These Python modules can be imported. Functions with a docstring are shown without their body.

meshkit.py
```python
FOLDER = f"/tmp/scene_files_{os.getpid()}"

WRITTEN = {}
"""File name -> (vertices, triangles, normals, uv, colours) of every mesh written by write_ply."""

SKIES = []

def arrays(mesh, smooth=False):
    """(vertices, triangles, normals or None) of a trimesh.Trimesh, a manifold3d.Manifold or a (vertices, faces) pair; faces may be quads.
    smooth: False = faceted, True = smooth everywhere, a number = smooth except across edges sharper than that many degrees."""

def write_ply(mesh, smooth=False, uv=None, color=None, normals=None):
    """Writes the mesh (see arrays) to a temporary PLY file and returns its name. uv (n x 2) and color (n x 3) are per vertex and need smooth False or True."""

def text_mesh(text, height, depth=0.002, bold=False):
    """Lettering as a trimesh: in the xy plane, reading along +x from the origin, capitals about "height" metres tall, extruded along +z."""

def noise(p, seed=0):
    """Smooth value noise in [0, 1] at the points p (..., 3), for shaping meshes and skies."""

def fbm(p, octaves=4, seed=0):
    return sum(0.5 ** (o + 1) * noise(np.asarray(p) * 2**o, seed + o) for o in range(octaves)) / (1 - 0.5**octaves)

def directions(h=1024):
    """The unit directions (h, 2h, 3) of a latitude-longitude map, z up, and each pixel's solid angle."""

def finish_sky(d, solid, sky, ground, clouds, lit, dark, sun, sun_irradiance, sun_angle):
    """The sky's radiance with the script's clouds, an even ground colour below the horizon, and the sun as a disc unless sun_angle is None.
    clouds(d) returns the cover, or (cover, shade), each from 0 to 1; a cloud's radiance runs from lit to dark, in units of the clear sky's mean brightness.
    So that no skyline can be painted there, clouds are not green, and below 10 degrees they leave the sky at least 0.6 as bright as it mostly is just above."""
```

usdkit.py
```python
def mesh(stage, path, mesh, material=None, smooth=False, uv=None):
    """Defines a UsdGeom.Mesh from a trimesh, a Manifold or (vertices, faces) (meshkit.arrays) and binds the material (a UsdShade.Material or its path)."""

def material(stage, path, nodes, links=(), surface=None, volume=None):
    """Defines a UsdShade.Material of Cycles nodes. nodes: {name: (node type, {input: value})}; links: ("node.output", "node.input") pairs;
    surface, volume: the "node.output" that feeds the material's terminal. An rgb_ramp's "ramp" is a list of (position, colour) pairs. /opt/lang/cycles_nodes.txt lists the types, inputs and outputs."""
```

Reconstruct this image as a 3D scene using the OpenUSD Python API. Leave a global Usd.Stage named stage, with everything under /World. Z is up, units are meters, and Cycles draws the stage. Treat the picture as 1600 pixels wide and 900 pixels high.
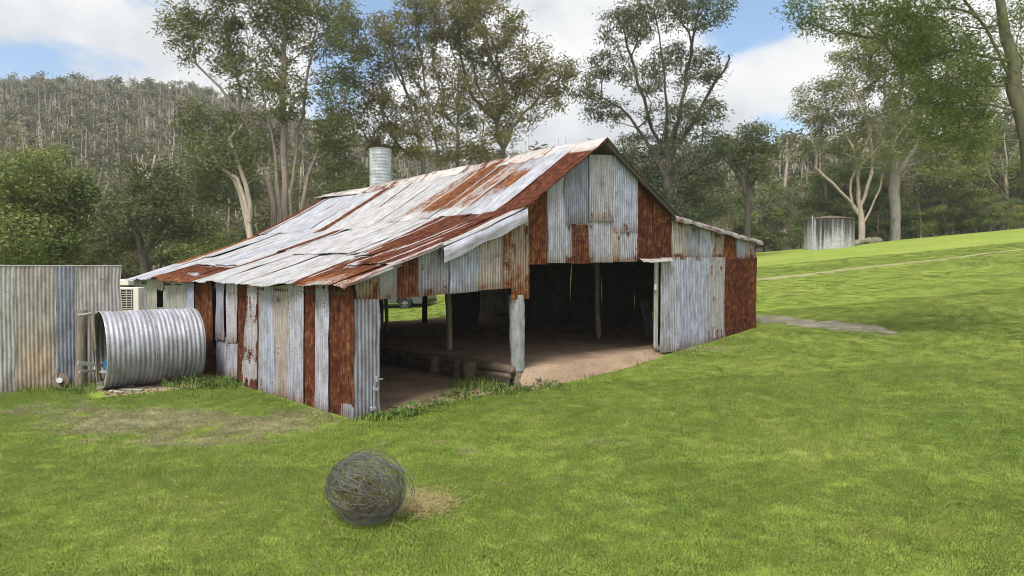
import math, random
import numpy as np, trimesh
from pxr import Usd, UsdGeom, UsdLux, UsdShade, Sdf, Gf, Vt
import usdkit, meshkit
from meshkit import fbm, noise

stage = Usd.Stage.CreateInMemory()
UsdGeom.SetStageUpAxis(stage, UsdGeom.Tokens.z)
UsdGeom.SetStageMetersPerUnit(stage, 1.0)
UsdGeom.Xform.Define(stage, '/World')
UsdGeom.Scope.Define(stage, '/World/Looks')
RNG = np.random.default_rng(7)

# ------------------------------------------------------------------ camera
F = 1067.0; YH = 420.0; CAMH = 2.65
PITCH = math.atan((450 - YH) / F)
CAM = np.array([0, 0, CAMH])
FW = np.array([0, math.cos(PITCH), -math.sin(PITCH)]); UP = np.array([0, math.sin(PITCH), math.cos(PITCH)]); RT = np.array([1.0, 0, 0])
cam = UsdGeom.Camera.Define(stage, '/World/camera')
cam.CreateFocalLengthAttr(24.0); cam.CreateHorizontalApertureAttr(24.0 * 1600 / F); cam.CreateVerticalApertureAttr(24.0 * 900 / F)
cam.CreateClippingRangeAttr(Gf.Vec2f(0.1, 5000)); cam.CreateExposureAttr(0.5)
M = Gf.Matrix4d(); M.SetRow(0, Gf.Vec4d(*RT, 0)); M.SetRow(1, Gf.Vec4d(*UP, 0)); M.SetRow(2, Gf.Vec4d(*(-FW), 0)); M.SetRow(3, Gf.Vec4d(*CAM, 1))
cam.AddTransformOp().Set(M)

# ------------------------------------------------------------------ sky and sun
SUN_EL = math.radians(55); SUN_AZ = math.atan2(-0.40, -0.90)       # rotation = atan2(x, y) of the direction to the sun
SUN = np.array([math.sin(SUN_AZ) * math.cos(SUN_EL), math.cos(SUN_AZ) * math.cos(SUN_EL), math.sin(SUN_EL)])

def ray(px, py): return RT * (px - 800) / F + UP * (450 - py) / F + FW

CLOUD = 7.5
nodes = {"tc": ("texture_coordinate", {}),
         "sky": ("sky_texture", {"sky_type": "single_scattering", "sun_disc": False, "sun_elevation": SUN_EL, "sun_rotation": SUN_AZ, "altitude": 300.0, "air_density": 1.0, "aerosol_density": 1.5}),
         "map": ("mapping", {"scale": (1.0, 1.0, 1.9), "location": (0.35, 0.1, 0.2)}),
         "n1": ("noise_texture", {"scale": 3.4, "detail": 10.0, "roughness": 0.56, "distortion": 0.25}),
         "n2": ("noise_texture", {"scale": 3.1, "detail": 7.0, "roughness": 0.55}),
         "map2": ("mapping", {"location": (3.1, 1.7, 0.4), "scale": (1.0, 1.0, 1.5)}),
         "shade": ("rgb_ramp", {"ramp": [(0.36, (0.60, 0.63, 0.67)), (0.49, (0.84, 0.855, 0.87)), (0.62, (1.06, 1.055, 1.045))]}),
         "cs": ("vector_math", {"math_type": "scale", "scale": CLOUD}),
         "mix": ("mix", {"use_clamp": False}),
         "skyb": ("mix", {"mix_type": "multiply", "fac": 1.0, "color2": (1.14, 1.34, 1.42)}),
         "bg": ("background_shader", {"strength": 0.1})}
links = [("tc.generated", "map.vector"), ("map.vector", "n1.vector"), ("tc.generated", "map2.vector"), ("map2.vector", "n2.vector"),
         ("n2.fac", "shade.fac"), ("shade.color", "cs.vector1"), ("cs.vector", "mix.color2"), ("sky.color", "skyb.color1"), ("skyb.color", "mix.color1"), ("mix.color", "bg.color")]
# openings in the cloud, broken up by the same noise (direction, angular radius, depth)
gaps = [((110, 112), 0.28, 0.30, 3.4), ((215, 0), 0.10, 0.34, 2.0), ((575, 40), 0.13, 0.36, 1.0), ((1180, -5), 0.12, 0.42, 1.0), ((1205, 225), 0.12, 0.20, 1.4), ((505, 185), 0.12, 0.20, 1.0)]
prev = "n1.fac"
for i, ((px, py), rad, dep, flat) in enumerate(gaps):
    d = ray(px, py); d = d / np.linalg.norm(d)
    nodes[f"gd{i}"] = ("vector_math", {"math_type": "subtract", "vector2": tuple(d)})
    nodes[f"gs{i}"] = ("vector_math", {"math_type": "multiply", "vector2": (1, 1, flat)})
    nodes[f"gl{i}"] = ("vector_math", {"math_type": "length"})
    nodes[f"gm{i}"] = ("map_range", {"range_type": "smoothstep", "from_min": 0.0, "from_max": rad, "to_min": dep, "to_max": 0.0, "clamp": True})
    nodes[f"ga{i}"] = ("math", {"math_type": "subtract"})
    links += [("tc.generated", f"gd{i}.vector1"), (f"gd{i}.vector", f"gs{i}.vector1"), (f"gs{i}.vector", f"gl{i}.vector1"), (f"gl{i}.value", f"gm{i}.value"), (prev, f"ga{i}.value1"), (f"gm{i}.result", f"ga{i}.value2")]
    prev = f"ga{i}.value"
nodes["cov"] = ("map_range", {"range_type": "smoothstep", "from_min": 0.23, "from_max": 0.37, "to_min": 0.0, "to_max": 1.0, "clamp": True})
links += [(prev, "cov.value"), ("cov.result", "mix.fac")]
skymat = usdkit.material(stage, '/World/Looks/sky', nodes, links, surface="bg.background")
dome = UsdLux.DomeLight.Define(stage, '/World/sky'); dome.CreateIntensityAttr(1.0)
UsdShade.MaterialBindingAPI.Apply(dome.GetPrim()).Bind(skymat)
dome.GetPrim().SetCustomDataByKey('kind', 'structure')
sun = UsdLux.DistantLight.Define(stage, '/World/sun')
sun.CreateIntensityAttr(0.95); sun.CreateAngleAttr(22.0); sun.CreateColorAttr(Gf.Vec3f(1.0, 0.965, 0.91)); sun.CreateNormalizeAttr(True)
zz = SUN; xx = np.cross([0, 0, 1], zz); xx /= np.linalg.norm(xx); yy = np.cross(zz, xx)
M = Gf.Matrix4d(); M.SetRow(0, Gf.Vec4d(*xx, 0)); M.SetRow(1, Gf.Vec4d(*yy, 0)); M.SetRow(2, Gf.Vec4d(*zz, 0)); M.SetRow(3, Gf.Vec4d(0, 0, 50, 1))
sun.AddTransformOp().Set(M)

# ------------------------------------------------------------------ helpers
used = {}
def numbered(path):
    n = used.get(path, -1) + 1; used[path] = n
    return path if n == 0 else f"{path}_{n:03d}"

def tag(o, label=None, cat=None, group=None, kind=None):
    p = o.GetPrim() if hasattr(o, 'GetPrim') else o
    for k, val in (('label', label), ('category', cat), ('group', group), ('kind', kind)):
        if val: p.SetCustomDataByKey(k, val)
    return p

class Node:                                   # a prim with its world offset
    def __init__(s, path, loc): s.path, s.loc = path, np.asarray(loc, float)

ROOT = Node('/World', (0, 0, 0))
def thing(name, label, cat, loc=(0, 0, 0), group=None):
    p = numbered('/World/' + name); x = UsdGeom.Xform.Define(stage, p)
    x.AddTranslateOp().Set(Gf.Vec3d(*map(float, loc))); tag(x, label, cat, group)
    return Node(p, loc)

def vnormals(v, f):
    n = np.zeros_like(v); fn = np.cross(v[f[:, 1]] - v[f[:, 0]], v[f[:, 2]] - v[f[:, 0]])
    for k in range(3): np.add.at(n, f[:, k], fn)
    l = np.linalg.norm(n, axis=1, keepdims=True)
    return np.where(l > 0, n / np.maximum(l, 1e-12), [0, 0, 1.0])

def put(parent, name, mesh, mat, smooth=False, st=None, label=None, upn=0.0, **prim):
    """one Mesh prim below parent, given in world coordinates"""
    if smooth is True or smooth is False:
        v, f = (np.asarray(mesh.vertices), np.asarray(mesh.faces)) if hasattr(mesh, 'vertices') else (np.asarray(mesh[0], float), np.asarray(mesh[1], int))
        if f.shape[1] == 4: f = np.vstack([f[:, [0, 1, 2]], f[:, [0, 2, 3]]])
        n = vnormals(v, f) if smooth else None
        if upn:                                # blades share the light of the sward: normals lean up
            n = vnormals(v, f) * (1 - upn) + np.array([0, 0, upn]); n /= np.linalg.norm(n, axis=1, keepdims=True)
    else:
        v, f, n = meshkit.arrays(mesh, smooth)
    p = numbered(parent.path + '/' + name)
    m = UsdGeom.Mesh.Define(stage, p)
    m.CreatePointsAttr(Vt.Vec3fArray.FromNumpy((v - parent.loc).astype(np.float32)))
    m.CreateFaceVertexCountsAttr(Vt.IntArray.FromNumpy(np.full(len(f), 3, np.int32)))
    m.CreateFaceVertexIndicesAttr(Vt.IntArray.FromNumpy(f.astype(np.int32).ravel()))
    m.CreateSubdivisionSchemeAttr('none')
    if n is not None:
        m.CreateNormalsAttr(Vt.Vec3fArray.FromNumpy(n.astype(np.float32))); m.SetNormalsInterpolation('vertex')
    api = UsdGeom.PrimvarsAPI(m)
    if st is not None: api.CreatePrimvar('st', Sdf.ValueTypeNames.TexCoord2fArray, 'vertex').Set(Vt.Vec2fArray.FromNumpy(np.asarray(st, np.float32)))
    for k, val in prim.items():
        val = np.asarray(val, np.float32)
        if val.ndim == 2 or (val.ndim == 1 and len(val) == 3 and len(v) != 3):
            val = np.broadcast_to(val, (len(v), 3)).copy()
            api.CreatePrimvar(k, Sdf.ValueTypeNames.Color3fArray, 'vertex').Set(Vt.Vec3fArray.FromNumpy(val))
        else:
            val = np.broadcast_to(val, (len(v),)).copy()
            api.CreatePrimvar(k, Sdf.ValueTypeNames.FloatArray, 'vertex').Set(Vt.FloatArray.FromNumpy(val))
    UsdShade.MaterialBindingAPI.Apply(m.GetPrim()).Bind(mat)
    if label: tag(m, label)
    return Node(p, parent.loc)

def cat(parts):
    vs, fs, n = [], [], 0
    for v, f in parts:
        f = np.asarray(f)
        if f.shape[1] == 4: f = np.vstack([f[:, [0, 1, 2]], f[:, [0, 2, 3]]])
        vs.append(v); fs.append(f + n); n += len(v)
    return np.vstack(vs), np.vstack(fs)

def tube(P, r, sides=6, cap=True):
    P = np.asarray(P, float); n = len(P); r = np.broadcast_to(np.asarray(r, float), (n,))
    T = np.gradient(P, axis=0); T /= np.maximum(np.linalg.norm(T, axis=1, keepdims=True), 1e-9)
    ref = np.array([1.0, 0, 0]) if abs(T[0, 0]) < 0.8 else np.array([0, 1.0, 0])
    a = np.linspace(0, 2 * np.pi, sides, endpoint=False); ca, sa = np.cos(a), np.sin(a); V = []
    for i in range(n):
        x = ref - T[i] * (ref @ T[i]); x /= np.linalg.norm(x) + 1e-12; ref = x; y = np.cross(T[i], x)
        V.append(P[i] + r[i] * (ca[:, None] * x + sa[:, None] * y))
    V = np.vstack(V); i = np.arange(n - 1)[:, None] * sides; j = np.arange(sides)[None]; k = (j + 1) % sides
    f = np.stack([i + j, i + k, i + k + sides, i + j + sides], -1).reshape(-1, 4)
    f = np.vstack([f[:, [0, 1, 2]], f[:, [0, 2, 3]]])
    if cap:
        V = np.vstack([V, P[:1], P[-1:]]); c0, c1 = len(V) - 2, len(V) - 1; j = np.arange(sides); k = (j + 1) % sides
        f = np.vstack([f, np.stack([np.full(sides, c0), k, j], 1), np.stack([np.full(sides, c1), j + (n - 1) * sides, k + (n - 1) * sides], 1)])
    return V, f

def box(c, ex, ey, ez, X=(1, 0, 0), Y=(0, 1, 0), Z=(0, 0, 1), bev=0.0):
    """box of full sizes ex ey ez along axes X Y Z centred at c; bev chamfers its edges"""
    X, Y, Z = (np.asarray(a, float) for a in (X, Y, Z))
    if bev > 0:
        pts = []
        for sx in (-1, 1):
            for sy in (-1, 1):
                for sz in (-1, 1):
                    for k in range(3):
                        q = np.array([sx * ex / 2, sy * ey / 2, sz * ez / 2]); s = np.array([sx, sy, sz]) * bev; s[k] = 0
                        pts.append(q - s)
        m = trimesh.convex.convex_hull(np.array(pts)); v, f = np.array(m.vertices), np.array(m.faces)
    else:
        m = trimesh.creation.box((ex, ey, ez)); v, f = np.array(m.vertices), np.array(m.faces)
    return np.asarray(c) + v[:, :1] * X + v[:, 1:2] * Y + v[:, 2:] * Z, f

def beam(a, b, w, h, up=(0, 0, 1), bev=0.008):
    a, b = np.asarray(a, float), np.asarray(b, float); d = b - a; L = np.linalg.norm(d); X = d / L
    Y = np.cross(up, X); Y /= np.linalg.norm(Y); Z = np.cross(X, Y)
    return box((a + b) / 2, L, w, h, X, Y, Z, bev)

def at(px, py, D):                            # point seen at a pixel of the 1600 x 900 photograph, on the plane y = D
    d = ray(px, py); return CAM + d * (D / d[1])
def onplane(px, py, p0, n):
    d = ray(px, py); return CAM + d * (np.dot(p0 - CAM, n) / np.dot(d, n))

# ------------------------------------------------------------------ materials
def mat(name, n, l, surface='p.BSDF', volume=None): return usdkit.material(stage, '/World/Looks/' + name, n, l, surface, volume)

def simple(name, col, rough=0.7, var=0.25, scale=6.0, metallic=0.0, stretch=(1, 1, 1), bump=0.3, bscale=40.0, spec=0.3):
    c = np.array(col)
    return mat(name, {"g": ("geometry", {}), "m": ("mapping", {"scale": stretch}),
        "n": ("noise_texture", {"scale": scale, "detail": 6.0, "roughness": 0.6}),
        "r": ("rgb_ramp", {"ramp": [(0.3, tuple(c * (1 - var))), (0.7, tuple(np.minimum(c * (1 + var), 1)))]}),
        "n2": ("noise_texture", {"scale": bscale, "detail": 4.0}), "b": ("bump", {"strength": bump, "distance": 0.01}),
        "p": ("principled_bsdf", {"roughness": rough, "metallic": metallic, "specular_ior_level": spec})},
        [("g.position", "m.vector"), ("m.vector", "n.vector"), ("m.vector", "n2.vector"), ("n.fac", "r.fac"), ("r.color", "p.base_color"), ("n2.fac", "b.height"), ("b.normal", "p.normal")])

# weathered corrugated iron: colour of the zinc from "tint", rust amount from "rust", rust colour from "rtone"; st runs in metres across / along the sheet
METAL = mat('corrugated_iron', {
    "st": ("uvmap", {"attribute": "st"}),
    "tint": ("attribute", {"attribute": "tint"}), "rust": ("attribute", {"attribute": "rust"}), "rtone": ("attribute", {"attribute": "rtone"}),
    "ms": ("mapping", {"scale": (9.0, 0.7, 1.0)}), "ns": ("noise_texture", {"scale": 2.0, "detail": 6.0, "roughness": 0.6}),
    "mb": ("mapping", {"scale": (3.2, 1.5, 1.0)}), "nb": ("noise_texture", {"scale": 1.6, "detail": 8.0, "roughness": 0.62}),
    "mf": ("mapping", {"scale": (1.0, 1.0, 1.0)}), "nf": ("noise_texture", {"scale": 34.0, "detail": 4.0, "roughness": 0.6}),
    # rust mask
    "s1": ("math", {"math_type": "multiply_add", "value2": 0.34, "value3": -0.17}), "b1": ("math", {"math_type": "multiply_add", "value2": 1.0, "value3": -0.5}),
    "f1": ("math", {"math_type": "multiply_add", "value2": 0.85, "value3": -0.425}),
    "a1": ("math", {"math_type": "add"}), "a2": ("math", {"math_type": "add"}), "a3": ("math", {"math_type": "add"}),
    "mask": ("map_range", {"range_type": "smoothstep", "from_min": 0.44, "from_max": 0.56, "clamp": True}),
    # zinc
    "zr": ("rgb_ramp", {"ramp": [(0.34, (0.66, 0.63, 0.58)), (0.5, (0.94, 0.94, 0.94)), (0.66, (1.16, 1.17, 1.19))]}),
    "zc": ("mix", {"mix_type": "multiply", "fac": 1.0}),
    "zf": ("rgb_ramp", {"ramp": [(0.32, (0.58, 0.56, 0.53)), (0.44, (0.93, 0.93, 0.92)), (0.68, (1.16, 1.16, 1.16))]}), "zc2": ("mix", {"mix_type": "multiply", "fac": 0.8}),
    "sr": ("rgb_ramp", {"ramp": [(0.33, (0.62, 0.60, 0.58)), (0.5, (0.98, 0.98, 0.98)), (0.68, (1.16, 1.16, 1.18))]}), "zc3": ("mix", {"mix_type": "multiply", "fac": 0.85}),
    # rust colours
    "r0": ("rgb_ramp", {"ramp": [(0.36, (0.030, 0.010, 0.007)), (0.5, (0.066, 0.021, 0.013)), (0.64, (0.125, 0.044, 0.027))]}),
    "r1": ("rgb_ramp", {"ramp": [(0.34, (0.066, 0.022, 0.010)), (0.48, (0.145, 0.052, 0.022)), (0.58, (0.235, 0.098, 0.042)), (0.7, (0.38, 0.24, 0.12))]}),
    "rm": ("mix", {"use_clamp": False}), "rv": ("math", {"math_type": "multiply_add", "value2": 1.9, "value3": -0.95}), "rv2": ("math", {"math_type": "add", "use_clamp": True}), "mr": ("mapping", {"scale": (2.6, 1.7, 1.0)}), "rn": ("noise_texture", {"scale": 3.2, "detail": 10.0, "roughness": 0.7}),
    "col": ("mix", {}), "rough": ("map_range", {"to_min": 0.55, "to_max": 0.9}), "met": ("map_range", {"to_min": 0.15, "to_max": 0.0}),
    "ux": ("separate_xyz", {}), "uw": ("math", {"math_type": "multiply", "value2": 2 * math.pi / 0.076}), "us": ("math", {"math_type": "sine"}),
    "vr": ("map_range", {"from_min": -1.0, "from_max": 0.6, "to_min": 0.70, "to_max": 1.06, "clamp": True}), "rib": ("attribute", {"attribute": "rib"}), "vx": ("mix_float", {"a": 1.0}), "vc": ("vector_math", {"math_type": "scale"}),  # rib valleys darkened in the colour, standing in for shading
    "bm": ("bump", {"strength": 0.25, "distance": 0.004}),
    "sp": ("map_range", {"to_min": 0.35, "to_max": 0.06}), "p": ("principled_bsdf", {})},
    [("mask.result", "sp.value"), ("sp.result", "p.specular_ior_level"), ("st.UV", "ms.vector"), ("st.UV", "mb.vector"), ("st.UV", "mf.vector"), ("ms.vector", "ns.vector"), ("mb.vector", "nb.vector"), ("mf.vector", "nf.vector"), ("mr.vector", "rn.vector"), ("st.UV", "mr.vector"),
     ("ns.fac", "s1.value1"), ("nb.fac", "b1.value1"), ("nf.fac", "f1.value1"), ("s1.value", "a1.value1"), ("b1.value", "a1.value2"), ("a1.value", "a2.value1"), ("f1.value", "a2.value2"),
     ("a2.value", "a3.value1"), ("rust.fac", "a3.value2"), ("a3.value", "mask.value"),
     ("nb.fac", "zr.fac"), ("tint.color", "zc.color1"), ("zr.color", "zc.color2"), ("zc.color", "zc2.color1"), ("nf.fac", "zf.fac"), ("zf.color", "zc2.color2"), ("zc2.color", "zc3.color1"), ("ns.fac", "sr.fac"), ("sr.color", "zc3.color2"),
     ("rn.fac", "r0.fac"), ("rn.fac", "r1.fac"), ("r0.color", "rm.color1"), ("r1.color", "rm.color2"), ("nb.fac", "rv.value1"), ("rv.value", "rv2.value1"), ("rtone.fac", "rv2.value2"), ("rv2.value", "rm.fac"),
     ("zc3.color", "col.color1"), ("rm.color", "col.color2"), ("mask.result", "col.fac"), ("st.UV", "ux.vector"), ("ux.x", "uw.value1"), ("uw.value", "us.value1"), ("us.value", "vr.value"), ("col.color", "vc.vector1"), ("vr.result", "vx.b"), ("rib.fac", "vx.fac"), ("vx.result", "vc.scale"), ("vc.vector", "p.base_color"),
     ("mask.result", "rough.value"), ("rough.result", "p.roughness"), ("mask.result", "met.value"), ("met.result", "p.metallic"), ("nf.fac", "bm.height"), ("bm.normal", "p.normal")])

WOOD = simple('weathered_timber', (0.20, 0.165, 0.13), 0.85, 0.45, 3.0, stretch=(6, 6, 0.8), bump=0.6, bscale=30)
POST = simple('post_timber', (0.27, 0.22, 0.17), 0.85, 0.35, 4.0, stretch=(6, 6, 0.7), bump=0.6, bscale=30)
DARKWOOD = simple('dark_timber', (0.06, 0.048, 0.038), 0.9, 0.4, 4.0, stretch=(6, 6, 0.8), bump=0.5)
GREYBOARD = simple('grey_board', (0.34, 0.33, 0.31), 0.8, 0.3, 3.0, stretch=(8, 8, 0.8), bump=0.4)
LOGM = simple('log_bark', (0.13, 0.098, 0.072), 0.9, 0.45, 7.0, bump=0.8, bscale=22)
GALV = simple('galvanised_pipe', (0.46, 0.47, 0.48), 0.45, 0.15, 8.0, metallic=0.6, bump=0.1)
PLASTW = simple('cream_plastic', (0.62, 0.60, 0.53), 0.5, 0.06, 3.0, bump=0.05)
BLACK = simple('black_grille', (0.025, 0.026, 0.028), 0.6, 0.2, 5.0)
BLUE = simple('blue_plastic', (0.03, 0.16, 0.42), 0.4, 0.12, 6.0, bump=0.05)
STONE = simple('stone', (0.30, 0.25, 0.21), 0.9, 0.35, 9.0, bump=0.7, bscale=30)
PALECONC = simple('pale_rubble', (0.42, 0.37, 0.33), 0.9, 0.3, 8.0, bump=0.5)
WIRE = simple('old_fencing_wire', (0.15, 0.15, 0.16), 0.55, 0.35, 8.0, metallic=0.35, bump=0.05)
RUSTWIRE = simple('rusty_wire', (0.095, 0.058, 0.04), 0.8, 0.4, 8.0)
TYRE = simple('tyre_rubber', (0.02, 0.02, 0.02), 0.8, 0.2)
ALLOY = simple('wheel_alloy', (0.30, 0.30, 0.31), 0.35, 0.05, metallic=0.7, bump=0.0)
CARPAINT = simple('car_paint', (0.07, 0.085, 0.085), 0.25, 0.05, bump=0.0, spec=0.6)
GLASS = mat('car_glass', {"f": ("fresnel", {"IOR": 1.5}), "t": ("transparent_bsdf", {"color": (0.35, 0.38, 0.37)}), "g": ("glossy_bsdf", {"color": (1, 1, 1), "roughness": 0.02}), "m": ("mix_closure", {})},
            [("f.fac", "m.fac"), ("t.BSDF", "m.closure1"), ("g.BSDF", "m.closure2")], surface='m.closure')
LAMP = simple('lamp_red', (0.35, 0.02, 0.02), 0.3, 0.05, bump=0.0)

def dirt_mat(name, c0, c1, c2):
    return mat(name, {"g": ("geometry", {}), "n": ("noise_texture", {"scale": 1.1, "detail": 8.0, "roughness": 0.62}), "n2": ("noise_texture", {"scale": 26.0, "detail": 6.0, "roughness": 0.7}),
        "r": ("rgb_ramp", {"ramp": [(0.3, c0), (0.5, c1), (0.7, c2)]}), "r2": ("rgb_ramp", {"ramp": [(0.35, (0.55, 0.55, 0.55)), (0.65, (1.2, 1.2, 1.2))]}), "m": ("mix", {"mix_type": "multiply", "fac": 0.8}),
        "b": ("bump", {"strength": 0.7, "distance": 0.03}), "p": ("principled_bsdf", {"roughness": 0.95, "specular_ior_level": 0.1})},
        [("g.position", "n.vector"), ("g.position", "n2.vector"), ("n.fac", "r.fac"), ("r.color", "m.color1"), ("n2.fac", "r2.fac"), ("r2.color", "m.color2"), ("m.color", "p.base_color"), ("n2.fac", "b.height"), ("b.normal", "p.normal")])
DIRT = dirt_mat('bare_earth', (0.21, 0.150, 0.103), (0.325, 0.230, 0.158), (0.42, 0.312, 0.222))
GRAVEL = dirt_mat('gravel', (0.17, 0.15, 0.115), (0.27, 0.24, 0.195), (0.37, 0.335, 0.28))
LITTER = dirt_mat('forest_litter', (0.06, 0.055, 0.04), (0.11, 0.10, 0.075), (0.17, 0.15, 0.115))
WORN = dirt_mat('worn_grass', (.20, .215, .08), (.27, .265, .125), (.35, .32, .19))
GABION = dirt_mat('bank_stone', (0.10, 0.10, 0.06), (0.2, 0.19, 0.14), (0.3, 0.29, 0.24))

# ------------------------------------------------------------------ terrain
def softplus(x, w): return w * np.log1p(np.exp(np.clip(x / w, -40, 40)))
RIDX = np.array([-3000, -400, 0, 150, 300, 420, 560, 700, 1000, 1250, 1700, 2500, 6000.0])
RIDY = np.array([156, 154, 158, 152, 160, 195, 248, 288, 300, 288, 290, 300, 300.0])
def hill(x, y):
    yy = np.maximum(y, 30.0); px = 800 + F * x / yy
    top = (420 - np.interp(px, RIDX, RIDY)) / F * 265 + 2.65
    t = np.clip((y - 74) / (265 - 74), 0, 1); g = t ** 1.25 * (1 - 0.25 * t) / 0.75
    t2 = np.clip((y - 265) / 300, 0, 1)
    return top * g * (1 - 0.35 * t2) + np.where(y > 80, (fbm(np.stack([x * 0.02, y * 0.02, 0 * x], -1), 3, 4) - 0.5) * 9 * np.clip((y - 80) / 60, 0, 1), 0)
def gz(x, y):
    x, y = np.asarray(x, float), np.asarray(y, float)
    yc = 54 - softplus(54 - y, 2.5); yc = np.maximum(yc, -40)
    q = 0.8 * np.clip(x, -60, 60) + 0.6 * yc
    z = 0.115 * softplus(q - 13, 3.5) - 0.035 * softplus(y - 56, 3.0)
    b = (fbm(np.stack([x * 0.35, y * 0.35, 0 * x], -1), 3, 11) - 0.5) * 0.10
    return z + b * np.clip((np.hypot(x + 2, y - 14) - 3) / 6, 0.25, 1) - 0.01
def height(x, y): return gz(x, y) + hill(np.asarray(x, float), np.asarray(y, float))

def grid(xs, ys, fz):
    X, Y = np.meshgrid(xs, ys); v = np.stack([X.ravel(), Y.ravel(), fz(X, Y).ravel()], 1); nx = len(xs)
    i = np.arange(len(ys) - 1)[:, None] * nx + np.arange(nx - 1)[None]
    return v, np.stack([i, i + 1, i + nx + 1, i + nx], -1).reshape(-1, 4)

# lawn colour: shared by the ground and the grass blades, from the place in the world
def lawn_nodes():
    n = {"g": ("geometry", {}), "n1": ("noise_texture", {"scale": 0.33, "detail": 5.0, "roughness": 0.55}), "n2": ("noise_texture", {"scale": 1.9, "detail": 6.0, "roughness": 0.6}),
         "n3": ("noise_texture", {"scale": 14.0, "detail": 5.0, "roughness": 0.65}),
         "c1": ("rgb_ramp", {"ramp": [(0.32, LG0), (0.5, LG1), (0.68, LG2)]}),
         "c2": ("rgb_ramp", {"ramp": [(0.3, (0.90, 0.94, 0.9)), (0.5, (1, 1, 1)), (0.7, (1.12, 1.05, 1.03))]}), "mm": ("mix", {"mix_type": "multiply", "fac": 0.9}),
         "c3": ("rgb_ramp", {"ramp": [(0.33, DRY0), (0.66, DRY1)]}), "dm": ("mix", {})}
    l = [("g.position", "n1.vector"), ("g.position", "n2.vector"), ("g.position", "n3.vector"), ("n1.fac", "c1.fac"), ("n2.fac", "c2.fac"), ("c1.color", "mm.color1"), ("c2.color", "mm.color2"),
         ("n3.fac", "c3.fac"), ("mm.color", "dm.color1"), ("c3.color", "dm.color2")]
    prev = None
    for i, (cx, cy, rot, rx, ry, amt) in enumerate(DRYSPOTS):
        n[f"a{i}"] = ("vector_math", {"math_type": "subtract", "vector2": (cx, cy, 0)})
        n[f"b{i}"] = ("vector_rotate", {"rotate_type": "z_axis", "angle": -rot})
        n[f"c{i}_"] = ("vector_math", {"math_type": "multiply", "vector2": (1 / rx, 1 / ry, 0)})
        n[f"d{i}"] = ("vector_math", {"math_type": "length"})
        n[f"e{i}"] = ("map_range", {"range_type": "smoothstep", "from_min": 0.25, "from_max": 1.15, "to_min": amt, "to_max": 0.0, "clamp": True})
        l += [("g.position", f"a{i}.vector1"), (f"a{i}.vector", f"b{i}.vector"), (f"b{i}.vector", f"c{i}_.vector1"), (f"c{i}_.vector", f"d{i}.vector1"), (f"d{i}.value", f"e{i}.value")]
        if prev:
            n[f"f{i}"] = ("math", {"math_type": "maximum"}); l += [(prev, f"f{i}.value1"), (f"e{i}.result", f"f{i}.value2")]; prev = f"f{i}.value"
        else: prev = f"e{i}.result"
    n["dn"] = ("math", {"math_type": "multiply_add", "value2": 2.4, "value3": -1.2}); n["dn2"] = ("math", {"math_type": "multiply_add", "value2": 1.3, "value3": -0.65})
    n["da"] = ("math", {"math_type": "add"}); n["db"] = ("math", {"math_type": "add"})
    n["dr"] = ("map_range", {"range_type": "smoothstep", "from_min": 0.3, "from_max": 0.75, "clamp": True})
    l += [("n2.fac", "dn.value1"), ("n3.fac", "dn2.value1"), ("dn.value", "da.value1"), (prev, "da.value2"), ("da.value", "db.value1"), ("dn2.value", "db.value2"), ("db.value", "dr.value"), ("dr.result", "dm.fac")]
    return n, l
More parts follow.
